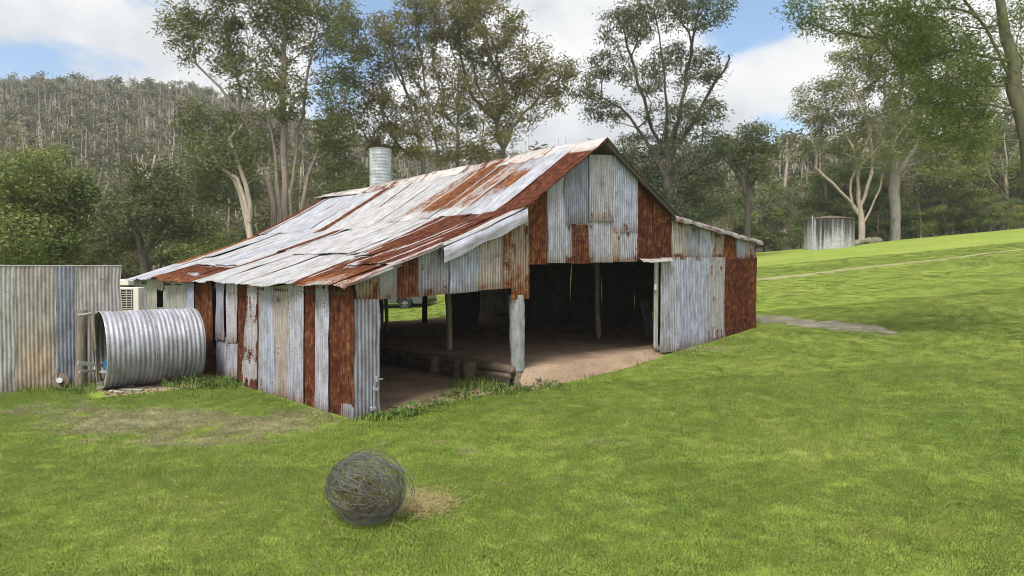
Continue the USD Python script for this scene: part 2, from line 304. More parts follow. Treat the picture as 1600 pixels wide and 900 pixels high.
def gp(px, py):                               # ground point under a pixel: the first place where the view ray meets the ground
    d = ray(px, py); d = d / d[1]; ys_ = np.concatenate([np.arange(3, 30, .05), np.arange(30, 90, .1)]); P = CAM + ys_[:, None] * d
    i = int(np.argmax(P[:, 2] < gz(P[:, 0], P[:, 1]))); return P[i] if i else P[np.argmin(P[:, 2] - gz(P[:, 0], P[:, 1]))]
LG0, LG1, LG2 = (0.205, 0.280, 0.054), (0.228, 0.302, 0.059), (0.270, 0.328, 0.075)
DRY0, DRY1 = (0.205, 0.195, 0.10), (0.34, 0.315, 0.19)
def spot(px, py, wpx, hpx, amt, rot=0.0):
    p = gp(px, py); a = gp(px - wpx, py); b = gp(px, py - hpx); c = gp(px, py + hpx)
    return (p[0], (b[1] + c[1]) / 2, rot, np.linalg.norm(p - a), abs(b[1] - c[1]) / 2, amt)
DRYSPOTS = [spot(215, 662, 220, 32, 0.95), spot(400, 668, 150, 26, 0.85), spot(300, 690, 180, 14, 0.75), spot(120, 645, 110, 12, .7), spot(60, 640, 120, 20, 0.5), spot(660, 785, 60, 22, 0.66), spot(700, 700, 160, 20, 0.22), spot(880, 640, 120, 40, 0.22), spot(480, 648, 90, 16, 0.6), spot(930, 690, 120, 16, 0.25),
            spot(1590, 490, 14, 5, 0.7), spot(1400, 523, 60, 4, 0.5), spot(180, 606, 90, 8, 0.6), spot(1105, 545, 80, 6, 0.55), spot(330, 607, 60, 6, 0.3)]
n, l = lawn_nodes()
n |= {"gd": ("mix", {"mix_type": "multiply", "fac": 0.75}), "gr": ("rgb_ramp", {"ramp": [(0.34, (0.52, 0.53, 0.40)), (0.5, (0.86, 0.85, 0.72)), (0.66, (1.28, 1.20, 1.05))]}), "nb": ("noise_texture", {"scale": 42.0, "detail": 6.0, "roughness": 0.7}),
      "b": ("bump", {"strength": 0.5, "distance": 0.012}), "p": ("principled_bsdf", {"roughness": 0.9, "specular_ior_level": 0.1})}
l += [("g.position", "nb.vector"), ("nb.fac", "gr.fac"), ("dm.color", "gd.color1"), ("gr.color", "gd.color2"), ("gd.color", "p.base_color"), ("nb.fac", "b.height"), ("b.normal", "p.normal")]
LAWN = mat('lawn', n, l)
n, l = lawn_nodes()
n |= {"ri": ("rgb_ramp", {"ramp": [(0.0, (0.62, 0.68, 0.55)), (0.35, (1.05, 1.08, 1.0)), (0.7, (1.50, 1.45, 1.3)), (0.90, (1.5, 1.4, 1.6)), (0.95, (2.3, 1.75, 3.6)), (1.0, (2.5, 1.85, 4.4))]}), "gd": ("mix", {"mix_type": "multiply", "fac": 1.0}),
      "p": ("principled_bsdf", {"roughness": 0.55, "specular_ior_level": 0.25}), }
l += [("g.random_per_island", "ri.fac"), ("dm.color", "gd.color1"), ("ri.color", "gd.color2"), ("gd.color", "p.base_color")]
BLADE = mat('grass_blade', n, l)

xs = np.unique(np.concatenate([np.linspace(-160, -25, 28), np.arange(-25, 30.01, 0.5), np.linspace(30, 160, 40)]))
ys = np.unique(np.concatenate([np.linspace(-120, 2, 20), np.arange(2, 40.01, 0.5), np.arange(40, 80.01, 1.5)]))
gm = grid(xs, ys, height); tag(stage.GetPrimAtPath(put(ROOT, 'lawn', gm, LAWN, True).path), 'mown green lawn rising to the right behind the shed', 'lawn', kind='structure')
xs = np.concatenate([np.linspace(-900, -320, 20), np.linspace(-310, 310, 125), np.linspace(320, 900, 20)])
ys = np.concatenate([np.linspace(60, 300, 81), np.linspace(310, 900, 20)])
hm = grid(xs, ys, lambda X, Y: height(X, Y) + np.where(Y < 79, -0.25 - 0.02 * (79 - Y), 0.05)); tag(stage.GetPrimAtPath(put(ROOT, 'hills', hm, LITTER, True).path), 'wooded hills behind the shed', 'hills', kind='structure')

# ------------------------------------------------------------------ shed frame of reference
A = onplane(552, 658, np.zeros(3), np.array([0, 0, 1.0])); A[2] = 0
U = np.array([1138 / F, 1, 0]); U /= np.linalg.norm(U); V = np.array([-U[1], U[0], 0]); Z = np.array([0, 0, 1.0])
def W(t, s, z): return A + U * t + V * s + Z * z
def fr(px, py, s=0.0):
    p = onplane(px, py, A + s * V, V); return (p - A) @ U, p[2]
def sd(px, py, t=0.0):
    p = onplane(px, py, A + t * U, U); return (p - A) @ V, p[2]
SL = 13.25                                     # length of the shed
TW = 14.35                                     # width
SHED = thing('corrugated_shed', 'long rusty corrugated iron shed with open front bays and lean-tos', 'shed', A)
SHEET_N = [0]
G = dict(LG=(0.394, 0.395, 0.475), BG=(0.202, 0.220, 0.297), MG=(0.286, 0.288, 0.343), BE=(0.374, 0.327, 0.309), GG=(0.340, 0.327, 0.361), WH=(0.453, 0.434, 0.480), TAN=(0.295, 0.229, 0.183), LB=(0.345, 0.365, 0.475), DG=(0.217, 0.205, 0.229), RW=(.375, .372, .385), RB=(.345, .355, .40), IN=(.10, .09, .08))  # interior wall tint darkened to paint in the shade of the bays

def sheet(parent, name, corners, nrm, tint, rust=0.0, rtone=0.3, off=0.0, pitch=0.076, amp=0.0105, seg=6, dv=0.1, rustf=None, tintf=None, posf=None, jag=0.0, label=None, W_=None, L_=None, flat=False):
    """corrugated sheet between corners bl, br, tr, tl (world); the ribs run bottom to top"""
    SHEET_N[0] += 1; r = np.random.default_rng(1000 + SHEET_N[0])
    bl, br, tr, tl = (np.asarray(c, float) for c in corners)
    wid = (np.linalg.norm(br - bl) + np.linalg.norm(tr - tl)) / 2; hei = (np.linalg.norm(tl - bl) + np.linalg.norm(tr - br)) / 2
    na = max(3, int(round(wid / pitch * seg))) if not flat else max(3, int(wid / 0.08)); nb = max(2, int(math.ceil(hei / dv)))
    a, b = np.meshgrid(np.linspace(0, 1, na + 1), np.linspace(0, 1, nb + 1)); a, b = a.ravel(), b.ravel()
    bb = b.copy()
    if jag > 0:
        e = (noise(np.stack([a * wid * 4, 0 * a + SHEET_N[0], 0 * a], -1), 3) - 0.5) * jag / max(hei, .1); bb = b + e * (1 - b)
    P = ((1 - a) * (1 - bb))[:, None] * bl + (a * (1 - bb))[:, None] * br + (a * bb)[:, None] * tr + ((1 - a) * bb)[:, None] * tl
    ph = r.uniform(0, 6.28)
    o = off + (0 if flat else amp) * np.sin(2 * np.pi * a * wid / .076 + ph)
    o = o + (fbm(np.stack([a * wid * 1.7 + SHEET_N[0] * 3.1, b * hei * 1.1, 0 * a], -1), 3, 5) - 0.5) * 0.05
    P = P + np.outer((noise(np.stack([b * hei * 2.2, 0 * a + SHEET_N[0] * 1.3, np.round(a)], -1), 12) - .5) * .05 * np.abs(2 * a - 1) ** 3, (br - bl) / max(wid, .1))
    if posf is not None: P = P + posf(a, b)
    P = P + np.asarray(nrm)[None] * o[:, None]
    i = np.arange(nb)[:, None] * (na + 1) + np.arange(na)[None]
    f = np.stack([i, i + 1, i + na + 2, i + na + 1], -1).reshape(-1, 4)
    st = np.stack([a * wid + (ph / (2 * np.pi) + r.integers(0, 900)) * .076, b * hei + r.uniform(0, 90)], 1)   # keeps the shade painted into the rib valleys in phase with them
    rust = rust + (r.uniform(.0, .16) if rust < .3 else 0)
    ru = np.full(len(a), float(rust)) if rustf is None else np.asarray(rustf(a, b), float) + 0 * a
    if name in ('wall_sheet', 'fence_sheet') and dv < .5:
        for bk in (.12, .52, .9):
            dr = (bk - b) * hei; sp_ = noise(np.stack([a * wid * 9, 0 * a + SHEET_N[0] * 2.7, 0 * a + bk * 9], -1), 14); ru = ru + .30 * np.clip((sp_ - .55) / .25, 0, 1) * (dr > -.03) * np.exp(-np.clip(dr, 0, 9) / .16)
        ru = ru + .17 * np.exp(-(b * hei / .14) ** 2); ru = ru + .12 * (np.minimum(a, 1 - a) * wid < .05) * noise(np.stack([b * hei * 2, 0 * a + SHEET_N[0], 0 * a], -1), 15)
    rt = np.asarray(rtone(a, b) if callable(rtone) else rtone, float) + 0 * a
    tn = np.asarray(tint) * r.uniform(0.93, 1.07)
    if tintf is not None: tn = tn * tintf(a, b)
    if name in ('wall_sheet', 'fence_sheet') and dv < .5: tn = tn * (1 - np.outer(np.exp(-(b * hei / (.10 + .16 * noise(np.stack([a * wid * 5, 0 * a + SHEET_N[0], 0 * a], -1), 17))) ** 2), [.36, .46, .56]))
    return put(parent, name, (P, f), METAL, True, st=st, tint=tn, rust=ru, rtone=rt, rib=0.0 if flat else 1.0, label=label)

# roof profile at distance s along the shed: (t, z) of left eave, left break, ridge, right break, right eave
def zeave(s): return 2.34 + 0.035 * math.sin(s * 1.3) + 0.02 * math.sin(s * 3.7)
def zbreak(s): return 3.93 - 0.11 * math.exp(-((s - 8) / 2.2) ** 2) - 0.004 * s
def zridge(s): return 5.68 - 0.023 * s + 0.015 * math.sin(s * 1.1)
TE, TB, TR, TB2, TE2 = -0.22, 4.08, 6.72, 9.66, 14.52
def zroof(t, s=0.0):
    if t <= TB: return np.interp(t, [TE, TB], [zeave(s), zbreak(s)])
    if t <= TB2: return np.interp(t, [TB, TR, TB2], [zbreak(s), zridge(s), 4.13])
    return np.interp(t, [TB2, TE2], [4.02, 3.47])

NF, NS = -V, -U                                # outward normals of the front and of the side wall
def fsheet(x0, x1, top, bot, tint, rust=0.0, rtone=0.3, off=0.0, s=0.0, **k):
    """sheet on the front: x0, x1 pixels; top, bot pixel rows (one or a pair); top 'roof' follows the roof"""
    b0, b1 = (bot, bot) if np.isscalar(bot) else bot
    t0, z0 = fr(x0, b0); t1, z1 = fr(x1, b1)
    t0 -= 0.012; t1 += 0.012
    if top == 'roof': h0, h1 = zroof(t0) - 0.035, zroof(t1) - 0.035
    else:
        c0, c1 = (top, top) if np.isscalar(top) else top; h0, h1 = fr(x0, c0)[1], fr(x1, c1)[1]
    o = off + (0.012 if SHEET_N[0] % 2 else 0.0)
    return sheet(SHED, 'wall_sheet', [W(t0, s, z0), W(t1, s, z1), W(t1, s, h1), W(t0, s, h0)], NF, G[tint] if isinstance(tint, str) else tint, rust, rtone, o, **k)
def lowhigh(lo, hi, p=1.0): return lambda a, b: hi + (lo - hi) * (1 - b) ** p     # lo at the bottom, hi at the top

# front, left bay fascia
fsheet(553, 592, 467, 659, 'MG', 0.06, off=0.03, label='grey corner sheet with latches')
fsheet(553, 592, 'roof', 469, 'TAN', 0.25, 0.6)
fsheet(590, 620, 'roof', (468, 466), 'MG', 0.12, flat=True, off=0.015)
fsheet(620, 652, 'roof', (466, 464), 'MG', 0.62, 0.5, rustf=lambda a, b: 0.45 + 0.3 * b)
fsheet(652, 703, 'roof', (464, 459), 'MG', 0.22, 0.5)
fsheet(702, 748, 'roof', (459, 455), 'LB', 0.0)
fsheet(747, 787, 'roof', (454, 451), 'BE', 0.2, 0.8)
fsheet(785, 803, 'roof', (451, 450), 'BE', 0.55, 0.9, label='rust orange fascia sheet')
fsheet(800, 825, 'roof', (468, 467), 'TAN', rustf=lowhigh(0.65, 0.15, 1.5), rtone=0.9, off=0.012, dv=0.1)
# gable
fsheet(820, 854, 'roof', 413, 'TAN', 0.76, 0.4, label='rust brown gable sheet')
fsheet(853, 887, 'roof', 411, 'LG', 0.10)
fsheet(919, 957, 'roof', 346, 'GG', 0.10, off=0.012, rustf=lambda a, b: 0.14)
fsheet(882, 922, 'roof', 352, 'BG', 0.02, off=0.022)
fsheet(957, 994, 'roof', 363, 'LB', 0.05, off=0.022)
fsheet(993, 1022, 'roof', 405, 'DG', 0.9, 0.12, label='dark rust gable sheet')
fsheet(1020, 1048, 'roof', 351, 'TAN', 0.80, 0.45)
fsheet(1020, 1048, 348, 405, 'DG', 0.95, 0.1, off=0.015)
fsheet(884, 894, 348, 411, 'GG', 0.2)
fsheet(892, 920, 350, 412, 'MG', 0.66, 0.3, off=0.01, label='short rust sheet')
fsheet(918, 926, 348, 411, 'MG', 0.1)
fsheet(924, 957, 342, 410, 'LG', 0.05, off=0.006)
fsheet(954, 966, 340, 409, 'BE', 0.2, 0.8)
fsheet(963, 994, 360, 409, 'LG', 0.16, 0.6)
# right lean-to, upper row and lower row
fsheet(1048, 1070, 'roof', 405, 'BE', 0.1)
fsheet(1069, 1093, 'roof', 405, 'MG', 0.22, 0.7)
fsheet(1092, 1112, 'roof', 405, 'LB', 0.03)
fsheet(1111, 1131, 'roof', 405, 'BE', 0.33, 0.6)
fsheet(1130, 1150, 'roof', 405, 'DG', 0.75, 0.7)
fsheet(1149, 1163, 'roof', 405, 'LB', 0.03)
fsheet(1162, 1181, 'roof', 405, 'BE', 0.25)
fsheet(1031, 1060, 402, (551, 549), 'LG', 0.04, off=0.02)
fsheet(1058, 1084, 402, (548, 542), 'LB', 0.06)
fsheet(1083, 1106, 402, (542, 537), 'LB', 0.05)
fsheet(1105, 1131, 402, (537, 531), 'GG', 0.2, 0.5)
fsheet(1130, 1149, 402, (532, 528), 'DG', 0.95, 0.2, label='rust red sheet')
fsheet(1148, 1167, 402, (528, 523), 'DG', 0.92, 0.12, label='dark rust sheet')
fsheet(1166, 1181, 402, (523, 519), 'TAN', 0.8, 0.4, label='rust brown sheet')

def ssheet(xb0, xb1, xt0, xt1, bot, tint, rust=0.0, rtone=0.3, off=0.0, top=None, **k):
    """sheet on the long side: pixels at the foot and the head; the head tucks below the eave unless top (rows) is given"""
    b0, b1 = (bot, bot) if np.isscalar(bot) else bot
    s0, z0 = sd(xb0, b0); s1, z1 = sd(xb1, b1); yt = (470, 470) if top is None else ((top, top) if np.isscalar(top) else top)
    q0, h0 = sd(xt0, yt[0]); q1, h1 = sd(xt1, yt[1])
    if top is None: h0, h1 = zeave(q0) - 0.01, zeave(q1) - 0.01
    o = off + (0.014 if SHEET_N[0] % 2 else 0.0)
    return sheet(SHED, 'wall_sheet', [W(0, s0 + .012, z0), W(0, s1 - .012, z1), W(0, q1 - .012, h1), W(0, q0 + .012, h0)], NS, G[tint] if isinstance(tint, str) else tint, rust, rtone, o, jag=0.08, **k)
ssheet(534, 553, 535, 553, (654, 658), 'MG', rtone=0.35, rustf=lambda a, b: np.where(b < 0.12, 0.1, 0.86), dv=0.08, label='rust sheet with a grey foot')
ssheet(514, 535, 515, 536, (647, 653), 'MG', 0.88, 0.15, label='dark rust sheet')
ssheet(493, 516, 495, 516, (636, 647), 'LG', 0.12, 0.5, rustf=lambda a, b: 0.12 + 0.25 * (b > 0.8))
ssheet(474, 494, 475, 496, (635, 641), 'TAN', 0.76, 0.35, label='rust brown sheet')
ssheet(452, 476, 453, 476, (628, 635), 'LG', 0.18, 0.5)
ssheet(428, 453, 427, 454, (620, 628), 'BE', 0.16, 0.4)
ssheet(413, 430, 414, 428, (618, 622), 'LB', 0.12, 0.8)
ssheet(402, 414, 404, 415, (616, 618), 'GG', 0.30, 0.9)
ssheet(379, 403, 392, 405, (611, 616), 'WH', 0.35, 0.2, rustf=lambda a, b: 0.40 + 0.08 * np.sin(b * 20), off=0.03, label='leaning pale sheet with rust blotches')
ssheet(370, 389, 373, 393, (592, 596), 'DG', 0.92, 0.2, label='dark rust sheet')
ssheet(356, 371, 357, 374, (536, 536), 'WH', 0.26, 0.15, off=0.02)
ssheet(354, 371, 355, 371, (590, 592), 'LG', 0.1, top=533)
ssheet(339.5, 352, 339.5, 352, (530, 530), 'MG', 0.05, off=0.02)
ssheet(337, 355, 337, 355, (588, 591), 'LG', 0.05, top=527)
ssheet(320, 336, 321, 334, (586, 590), 'TAN', 0.9, 0.5, off=0.03, label='rust brown slab')
ssheet(305, 321, 306, 322, (582, 586), 'DG', 0.95, 0.15, off=0.01, label='dark rust slab')
ssheet(293, 306, 294, 306, 578, 'LB', 0.03, off=0.02)
ssheet(255, 294, 255, 295, 572, (.36, .35, .34), 0.08, flat=True)
ssheet(231, 246, 231, 246, 566, (.33, .32, .29), 0.06, flat=True)
ssheet(245, 256, 245, 256, 572, (.36, .35, .34), 0.08, flat=True, top=480)
ssheet(245, 256, 245, 256, 453, (.33, .32, .31), 0.08, flat=True)

# roof: sheets run from eave to break and from break to ridge; the rust lies where the photograph has it
def bumpf(x, c, w): return np.exp(-((x - c) / w) ** 2)
def sm(x, a, b): return np.clip((x - a) / (b - a), 0, 1)
def rust_lower(s, r):
    R = np.full(s.shape, 0.06)
    edge = 1.95 + 0.85 * r
    mar = (1 - sm(s, edge - 0.10, edge + 0.08)) * sm(s, -0.05, 0.25)
    R = np.maximum(R, mar * 0.98)
    for (s0, r0, s1, r1, w) in ((2.12, .34, 2.42, 1.0, .05), (1.52, .22, 1.0, .62, .045), (.42, .22, .42, .6, .05), (1.0, .40, .95, 1.05, .03), (.72, .2, .75, .8, .02), (1.78, 0.05, 1.95, .5, .03)):
        c = s0 + (s1 - s0) * (r - r0) / (r1 - r0); on = sm(r, r0 - .04, r0 + .02) * (1 - sm(r, r1 - .05, r1 + .05))
        R = R - on * bumpf(s, c, w) * 0.9
    tip = bumpf(r, 0.37, 0.035) * bumpf(s, 1.95, 0.35) + bumpf(r, 0.235, 0.03) * bumpf(s, 1.3, 0.3) + bumpf(r, 0.23, 0.05) * bumpf(s, -0.1, 0.2) * 1.4 + bumpf(r, .1, .1) * bumpf(s, .75, .2) * .5
    R = R - tip * 0.75
    eave = (1 - sm(r, 0.05, 0.17)) * (1 - sm(s, 1.2, 1.7)); R = R * (1 - eave) + eave * 0.52
    v = (s < 0.12); R = np.where(v & (r > 0.45), 0.33, R); R = np.where(v & (r > 0.06) & (r < 0.32), 0.12, R)
    d1 = sm(s, 7.05, 7.2) * (1 - sm(s, 10.6, 11.0)) * (1 - sm(r, 0.25, 0.31)); d2 = sm(s, 7.1, 7.22) * (1 - sm(s, 7.55, 7.85)) * (1 - sm(r, 1.0, 1.02) * 0)
    R = np.maximum(R, np.maximum(d1, d2) * 0.92); R = R - bumpf(r, 0.13 + 0.02 * (s - 9), 0.03) * bumpf(s, 8.9, 0.9) * 0.6
    R = np.maximum(R, 0.9 * bumpf(s, 12.15 + 0.3 * r, 0.16) * (1 - sm(r, .42, .5))); R = np.maximum(R, 0.3 * bumpf(r, .12, .05) * bumpf(s, 5.0, .7))
    far = sm(s, 12.75, 12.95) * sm(r, 0.30, 0.36); R = np.maximum(R, far * 0.9); R = np.maximum(R, 0.36 * bumpf(s, 12.3, 0.5) * sm(r, .3, .6))
    return R
def rt_lower(s, r):
    o = (1 - sm(r, 0.05, 0.2)) * (1 - sm(s, 1.4, 1.9)) + sm(s, 12.6, 12.9) * (1 - sm(r, .9, 1.0)) * 0.9 + 0.35 * (1 - sm(r, .05, .15)) * (s > 7)
    return np.clip(0.12 + o, 0, 1)
def rust_upper(s, r):
    R = np.full(s.shape, 0.06)
    R = np.maximum(R, (1 - sm(s, 0.62, 0.70)) * (0.98 - 0.4 * sm(r, 0.82, 0.95)))
    R = np.maximum(R, sm(s, 1.32, 1.45) * (1 - sm(s, 1.95, 2.1)) * (0.34 + 0.34 * bumpf(r, 0.5, 0.2)) * (1 - sm(r, 0.68, 0.78)))
    left = 4.9 - 0.4 * r
    base = 0.60 + 0.14 * bumpf(s, 3.45, 0.5) - 0.12 * bumpf(s, 2.35, .25) - 0.10 * bumpf(s, 4.35, 0.3) + 0.16 * bumpf(s, 2.0, 0.15)
    R = np.maximum(R, sm(s, 1.98, 2.05) * (1 - sm(s, left - 0.2, left + 0.1)) * base)
    for c, w in ((2.68, .055), (2.1, .03), (3.12, .03), (4.02, .03)): R = R - bumpf(s, c + 0.05 * r, w) * 0.5
    R = R - (1 - sm(r, 0.02, 0.12)) * sm(s, 1.2, 1.4) * (1 - sm(s, 4.3, 4.8)) * 0.35
    R = np.maximum(R, 0.66 * bumpf(s, 6.95 + 0.35 * r, 0.13) * sm(r, 0.25, 0.4)); R = np.maximum(R, 0.95 * bumpf(s, 8.7 - 0.1 * r, 0.27)); R = np.maximum(R, .38 * bumpf(s, 8.2, .25) * bumpf(r, .1, .2))
    R = np.maximum(R, 0.9 * bumpf(s, 12.68, 0.12)); R = np.maximum(R, sm(s, 12.92, 12.98) * 0.98); R = np.maximum(R, .33 * bumpf(s, 11.9, .3))
    return R
def rt_upper(s, r): return np.clip(0.15 + 0.75 * sm(s, 1.2, 1.5) * (1 - sm(s, 4.6, 5.0)) - .35 * bumpf(s, 3.4, .25) + 0.5 * bumpf(s, 9.0, 0.15) + 0.5 * (1 - sm(s, .6, .7)) * sm(r, .75, .95), 0, 1)

def lowpt(s, r, dz=0.0): return W(TE + (TB - TE) * r, s, zeave(s) + (zbreak(s) - zeave(s)) * r - 0.05 * math.sin(math.pi * r) + dz)
def upppt(s, r, dz=0.0): return W(TB + (TR - TB) * r, s, zbreak(s) + (zridge(s) - zbreak(s)) * r + dz)
def ruppt(s, r, dz=0.0): return W(TR + (TB2 - TR) * r, s, zridge(s) + (4.13 - zridge(s)) * r + dz)
def rlowpt(s, r, dz=0.0): return W(TB2 + (TE2 - TB2) * r, s, 4.04 + (3.49 - 4.04) * r + dz)
def rsheet(pt, s0, s1, r0, r1, tint, rf, tf, dz, lift=0.0, dv=0.12, seg=6, name='roof_sheet'):
    c = [pt(s0, r0), pt(s1, r0), pt(s1, r1), pt(s0, r1)]
    nr = np.cross(c[1] - c[0], c[3] - c[0]); nr /= np.linalg.norm(nr); nr = nr * np.sign(nr[2])
    mid = [pt((s0 + s1) / 2, r) for r in (0, 0.5, 1)]; L = np.linalg.norm(mid[2] - mid[0])
    sag = (lambda a, b: np.outer(-0.05 * (np.sin(np.pi * (r0 + (r1 - r0) * b)) - (1 - b) * math.sin(math.pi * r0) - b * math.sin(math.pi * r1)), Z) + np.outer(lift * (1 - b) ** 6, nr)) if pt is lowpt else (lambda a, b: np.outer(lift * (1 - b) ** 6, nr))
    return sheet(SHED, name, c, nr, G[tint], off=dz, seg=seg, dv=dv, posf=sag, jag=0.05,
                 rustf=(lambda a, b: rf(s0 + (s1 - s0) * a, r0 + (r1 - r0) * b)) if rf else None, rust=0.3,
                 rtone=(lambda a, b: tf(s0 + (s1 - s0) * a, r0 + (r1 - r0) * b)) if tf else 0.3)
lo_b = [-0.14, .36, .98, 1.52, 2.2, 2.95, 3.7, 4.4, 5.1, 5.8, 6.5, 7.1, 7.75, 8.5, 9.25, 10.0, 10.75, 11.45, 12.1, 12.8, 13.5]
split = {0: .24, 1: .235, 2: .225, 3: .36, 4: .42, 5: .43, 6: .435, 7: .44, 8: .44, 12: .30, 13: .29, 14: .28, 15: .27, 17: .45, 18: .45, 11: .55}
for i in range(len(lo_b) - 1):
    s0, s1 = lo_b[i] - .02, lo_b[i + 1] + .02; tn = 'RW' if i < 11 else ('RB' if i % 3 else 'RW'); e = -0.03 * (i % 3) / 3
    alt = 0.012 * (i % 2)
    if i in split:
        k = split[i]; rsheet(lowpt, s0, s1, e, k + .03, tn, rust_lower, rt_lower, alt); rsheet(lowpt, s0, s1, k, 1.06, tn, rust_lower, rt_lower, alt + 0.026, lift=0.012)
    else: rsheet(lowpt, s0, s1, e, 1.06, tn, rust_lower, rt_lower, alt)
up_b = [-0.14, .66, 1.33, 2.03, 2.68, 3.12, 3.75, 4.4, 5.0, 5.65, 6.3, 6.95, 7.6, 8.35, 9.05, 9.7, 10.4, 11.1, 11.8, 12.5, 12.93, 13.5]
for i in range(len(up_b) - 1):
    s0, s1 = up_b[i] - .02, up_b[i + 1] + .02; tn = 'RB' if i in (1, 2) or i > 13 else 'RW'
    rsheet(upppt, s0, s1, -0.05 - 0.03 * noise(np.array([i * 1.7, 0, 0]), 2), 0.985, tn, rust_upper, rt_upper, 0.05 + 0.012 * (i % 2), lift=0.02)
for i in range(18):
    s0, s1 = -0.16 + i * 0.76, -0.16 + (i + 1) * 0.76 + .04
    rsheet(ruppt, s0, s1, 0.02, 1.04, 'MG', None, None, 0.03 + 0.012 * (i % 2), dv=0.6, seg=4)
    rsheet(rlowpt, s0, s1, 0.0, 1.0, 'WH', None, None, 0.0 + 0.012 * (i % 2), dv=0.6, seg=4)
# ridge capping, bent sheets with scalloped lower edges
for i in range(8):
    s0, s1 = -0.18 + i * 1.72, -0.18 + (i + 1) * 1.72 + .05
    ns_ = int((s1 - s0) / 0.0127); ss = np.linspace(s0, s1, ns_ + 1); rows = []
    for k, (rr, side, up) in enumerate([(0.17, 0, 0.062), (0.09, 0, 0.075), (0.0, 2, 0.10), (0.09, 1, 0.075), (0.15, 1, 0.06)]):
        row = []
        for s in ss:
            scal = 0.012 * math.sin(2 * math.pi * s / 0.076) * (k in (0, 4)) + 0.004 * math.sin(2 * math.pi * s / 0.076) * (k in (1, 3))
            lift = 0.13 * max(0, (s - 9.6) / 3.9) * (k < 2) + 0.02 * (i % 2) + 0.03 * (noise(np.array([s * 1.3, k, 0.0]), 8) - .5)
            rr2 = rr + 0.02 * (noise(np.array([s * 2.3, k, 4.0]), 8) - .5) * (rr > 0)
            p = upppt(s, 1 - rr2) if side == 0 else (ruppt(s, rr2) if side == 1 else W(TR, s, zridge(s)))
            row.append(p + Z * (up + scal + lift * (0.6 if k == 1 else 1)))
        rows.append(row)
    P = np.array(rows).reshape(-1, 3); n1 = ns_ + 1; ii = np.arange(4)[:, None] * n1 + np.arange(ns_)[None]
    f = np.stack([ii, ii + 1, ii + n1 + 1, ii + n1], -1).reshape(-1, 4)
    st = np.stack([np.repeat(np.arange(5) * 0.12, n1) + i * 7, np.tile(ss, 5)], 1)
    put(SHED, 'ridge_cap', (P, f), METAL, True, st=st, tint=np.array((.56, .52, .50)), rust=0.36 + 0.08 * (i % 3), rtone=0.3)
# verge flashing over the left bay and the right lean-to, barge boards
def strip(name, t0, z0, t1, z1, h, tint, rust, rtone, s=-0.06, label=None, ret=0.16):
    n_ = max(4, int(abs(t1 - t0) / 0.12)); tt = np.linspace(t0, t1, n_ + 1); zt = np.linspace(z0, z1, n_ + 1); pts = []
    wob = (noise(np.stack([tt * 2.1, 0 * tt, 0 * tt], -1), 6) - 0.5) * 0.05
    for k, (ds, dz) in enumerate(((ret, 0.02), (0.0, 0.015), (-0.012, -h * 0.5), (-0.002, -h))):
        for j in range(n_ + 1): pts.append(W(tt[j], s + ds + wob[j] * 0.5 * (k > 1), zt[j] + dz + wob[j] * (k == 3)))
    P = np.array(pts); ii = np.arange(3)[:, None] * (n_ + 1) + np.arange(n_)[None]
    f = np.stack([ii, ii + 1, ii + n_ + 2, ii + n_ + 1], -1).reshape(-1, 4)
    st = np.stack([np.repeat([0, .15, .27, .4], n_ + 1), np.tile(tt, 4)], 1)
    put(SHED, name, (P, f), METAL, True, st=st, tint=np.array(G[tint]), rust=rust, rtone=rtone, label=label)
ta, za = fr(685, 391); tb, zb = fr(816, 330)
strip('verge_flashing', ta, za + .02, tb, zb + .03, 0.27, 'LG', 0.05, 0.4, s=-0.17, label='pale grey verge flashing')
strip('verge_flashing', -0.22, zeave(0) + .04, ta, zroof(ta) + .03, 0.035, 'WH', 0.50, 0.9, s=-0.155, ret=.06)
strip('verge_flashing', TB2 - .05, 4.06, TE2, 3.51, 0.11, 'WH', 0.48, 0.5, s=-0.16, ret=.05, label='pale and rusty verge flashing')
strip('verge_flashing', TB, zbreak(0) + .05, TR, zridge(0) + .04, 0.035, 'DG', 0.95, 0.2, s=-0.165, ret=.05)
for (t0, z0, t1, z1) in ((TR + .05, zridge(0) - .03, TB2 + .1, 4.02),):
    put(SHED, 'barge_board', beam(W(t0, -0.13, z0), W(t1, -0.13, z1), 0.03, 0.13), DARKWOOD)
# little awning flap over the right edge of the opening
t0, z0 = fr(997, 406); t1, z1 = fr(1045, 404)
sheet(SHED, 'awning_flap', [W(t0, -0.17, z0 - .07), W(t1, -0.14, z1 - .06), W(t1, -0.03, z1 + .02), W(t0, -0.03, z0 + .02)], Z, G['BE'], 0.25, 0.4, dv=.1)
# door jamb and switch at the right edge of the opening
t0, z0 = fr(1027, 543); put(SHED, 'door_jamb', box(W(t0, 0.05, (z0 + 2.85) / 2), 0.14, 0.05, 2.85 - z0, U, V, Z, 0.006), GREYBOARD)
t0, z0 = fr(1024, 449); put(SHED, 'switch_box', box(W(t0, -0.0, z0), 0.07, 0.05, 0.16, U, V, Z, 0.01), PLASTW)
t0, z0 = fr(1113, 517); put(SHED, 'pipe_stub', tube([W(t0, -.06, z0 - .2), W(t0, -.06, z0 + .1), W(t0 - .05, -.06, z0 + .15)], .022, 8), GALV, 40)
# latches on the corner sheet
for (px, py, w_, h_) in ((584, 608, .11, .05), (580, 638, .13, .07), (586, 592, .05, .10), (591, 592, .12, .02)):
    t0, z0 = fr(px, py); put(SHED, 'latch', box(W(t0, -0.06, z0), w_, 0.02, h_, U, V, Z, 0.006), GALV)
t0, z0 = fr(582, 622); put(SHED, 'latch', box(W(t0, -0.052, z0), .03, 0.02, .42, U, V, Z, 0.006), GALV)

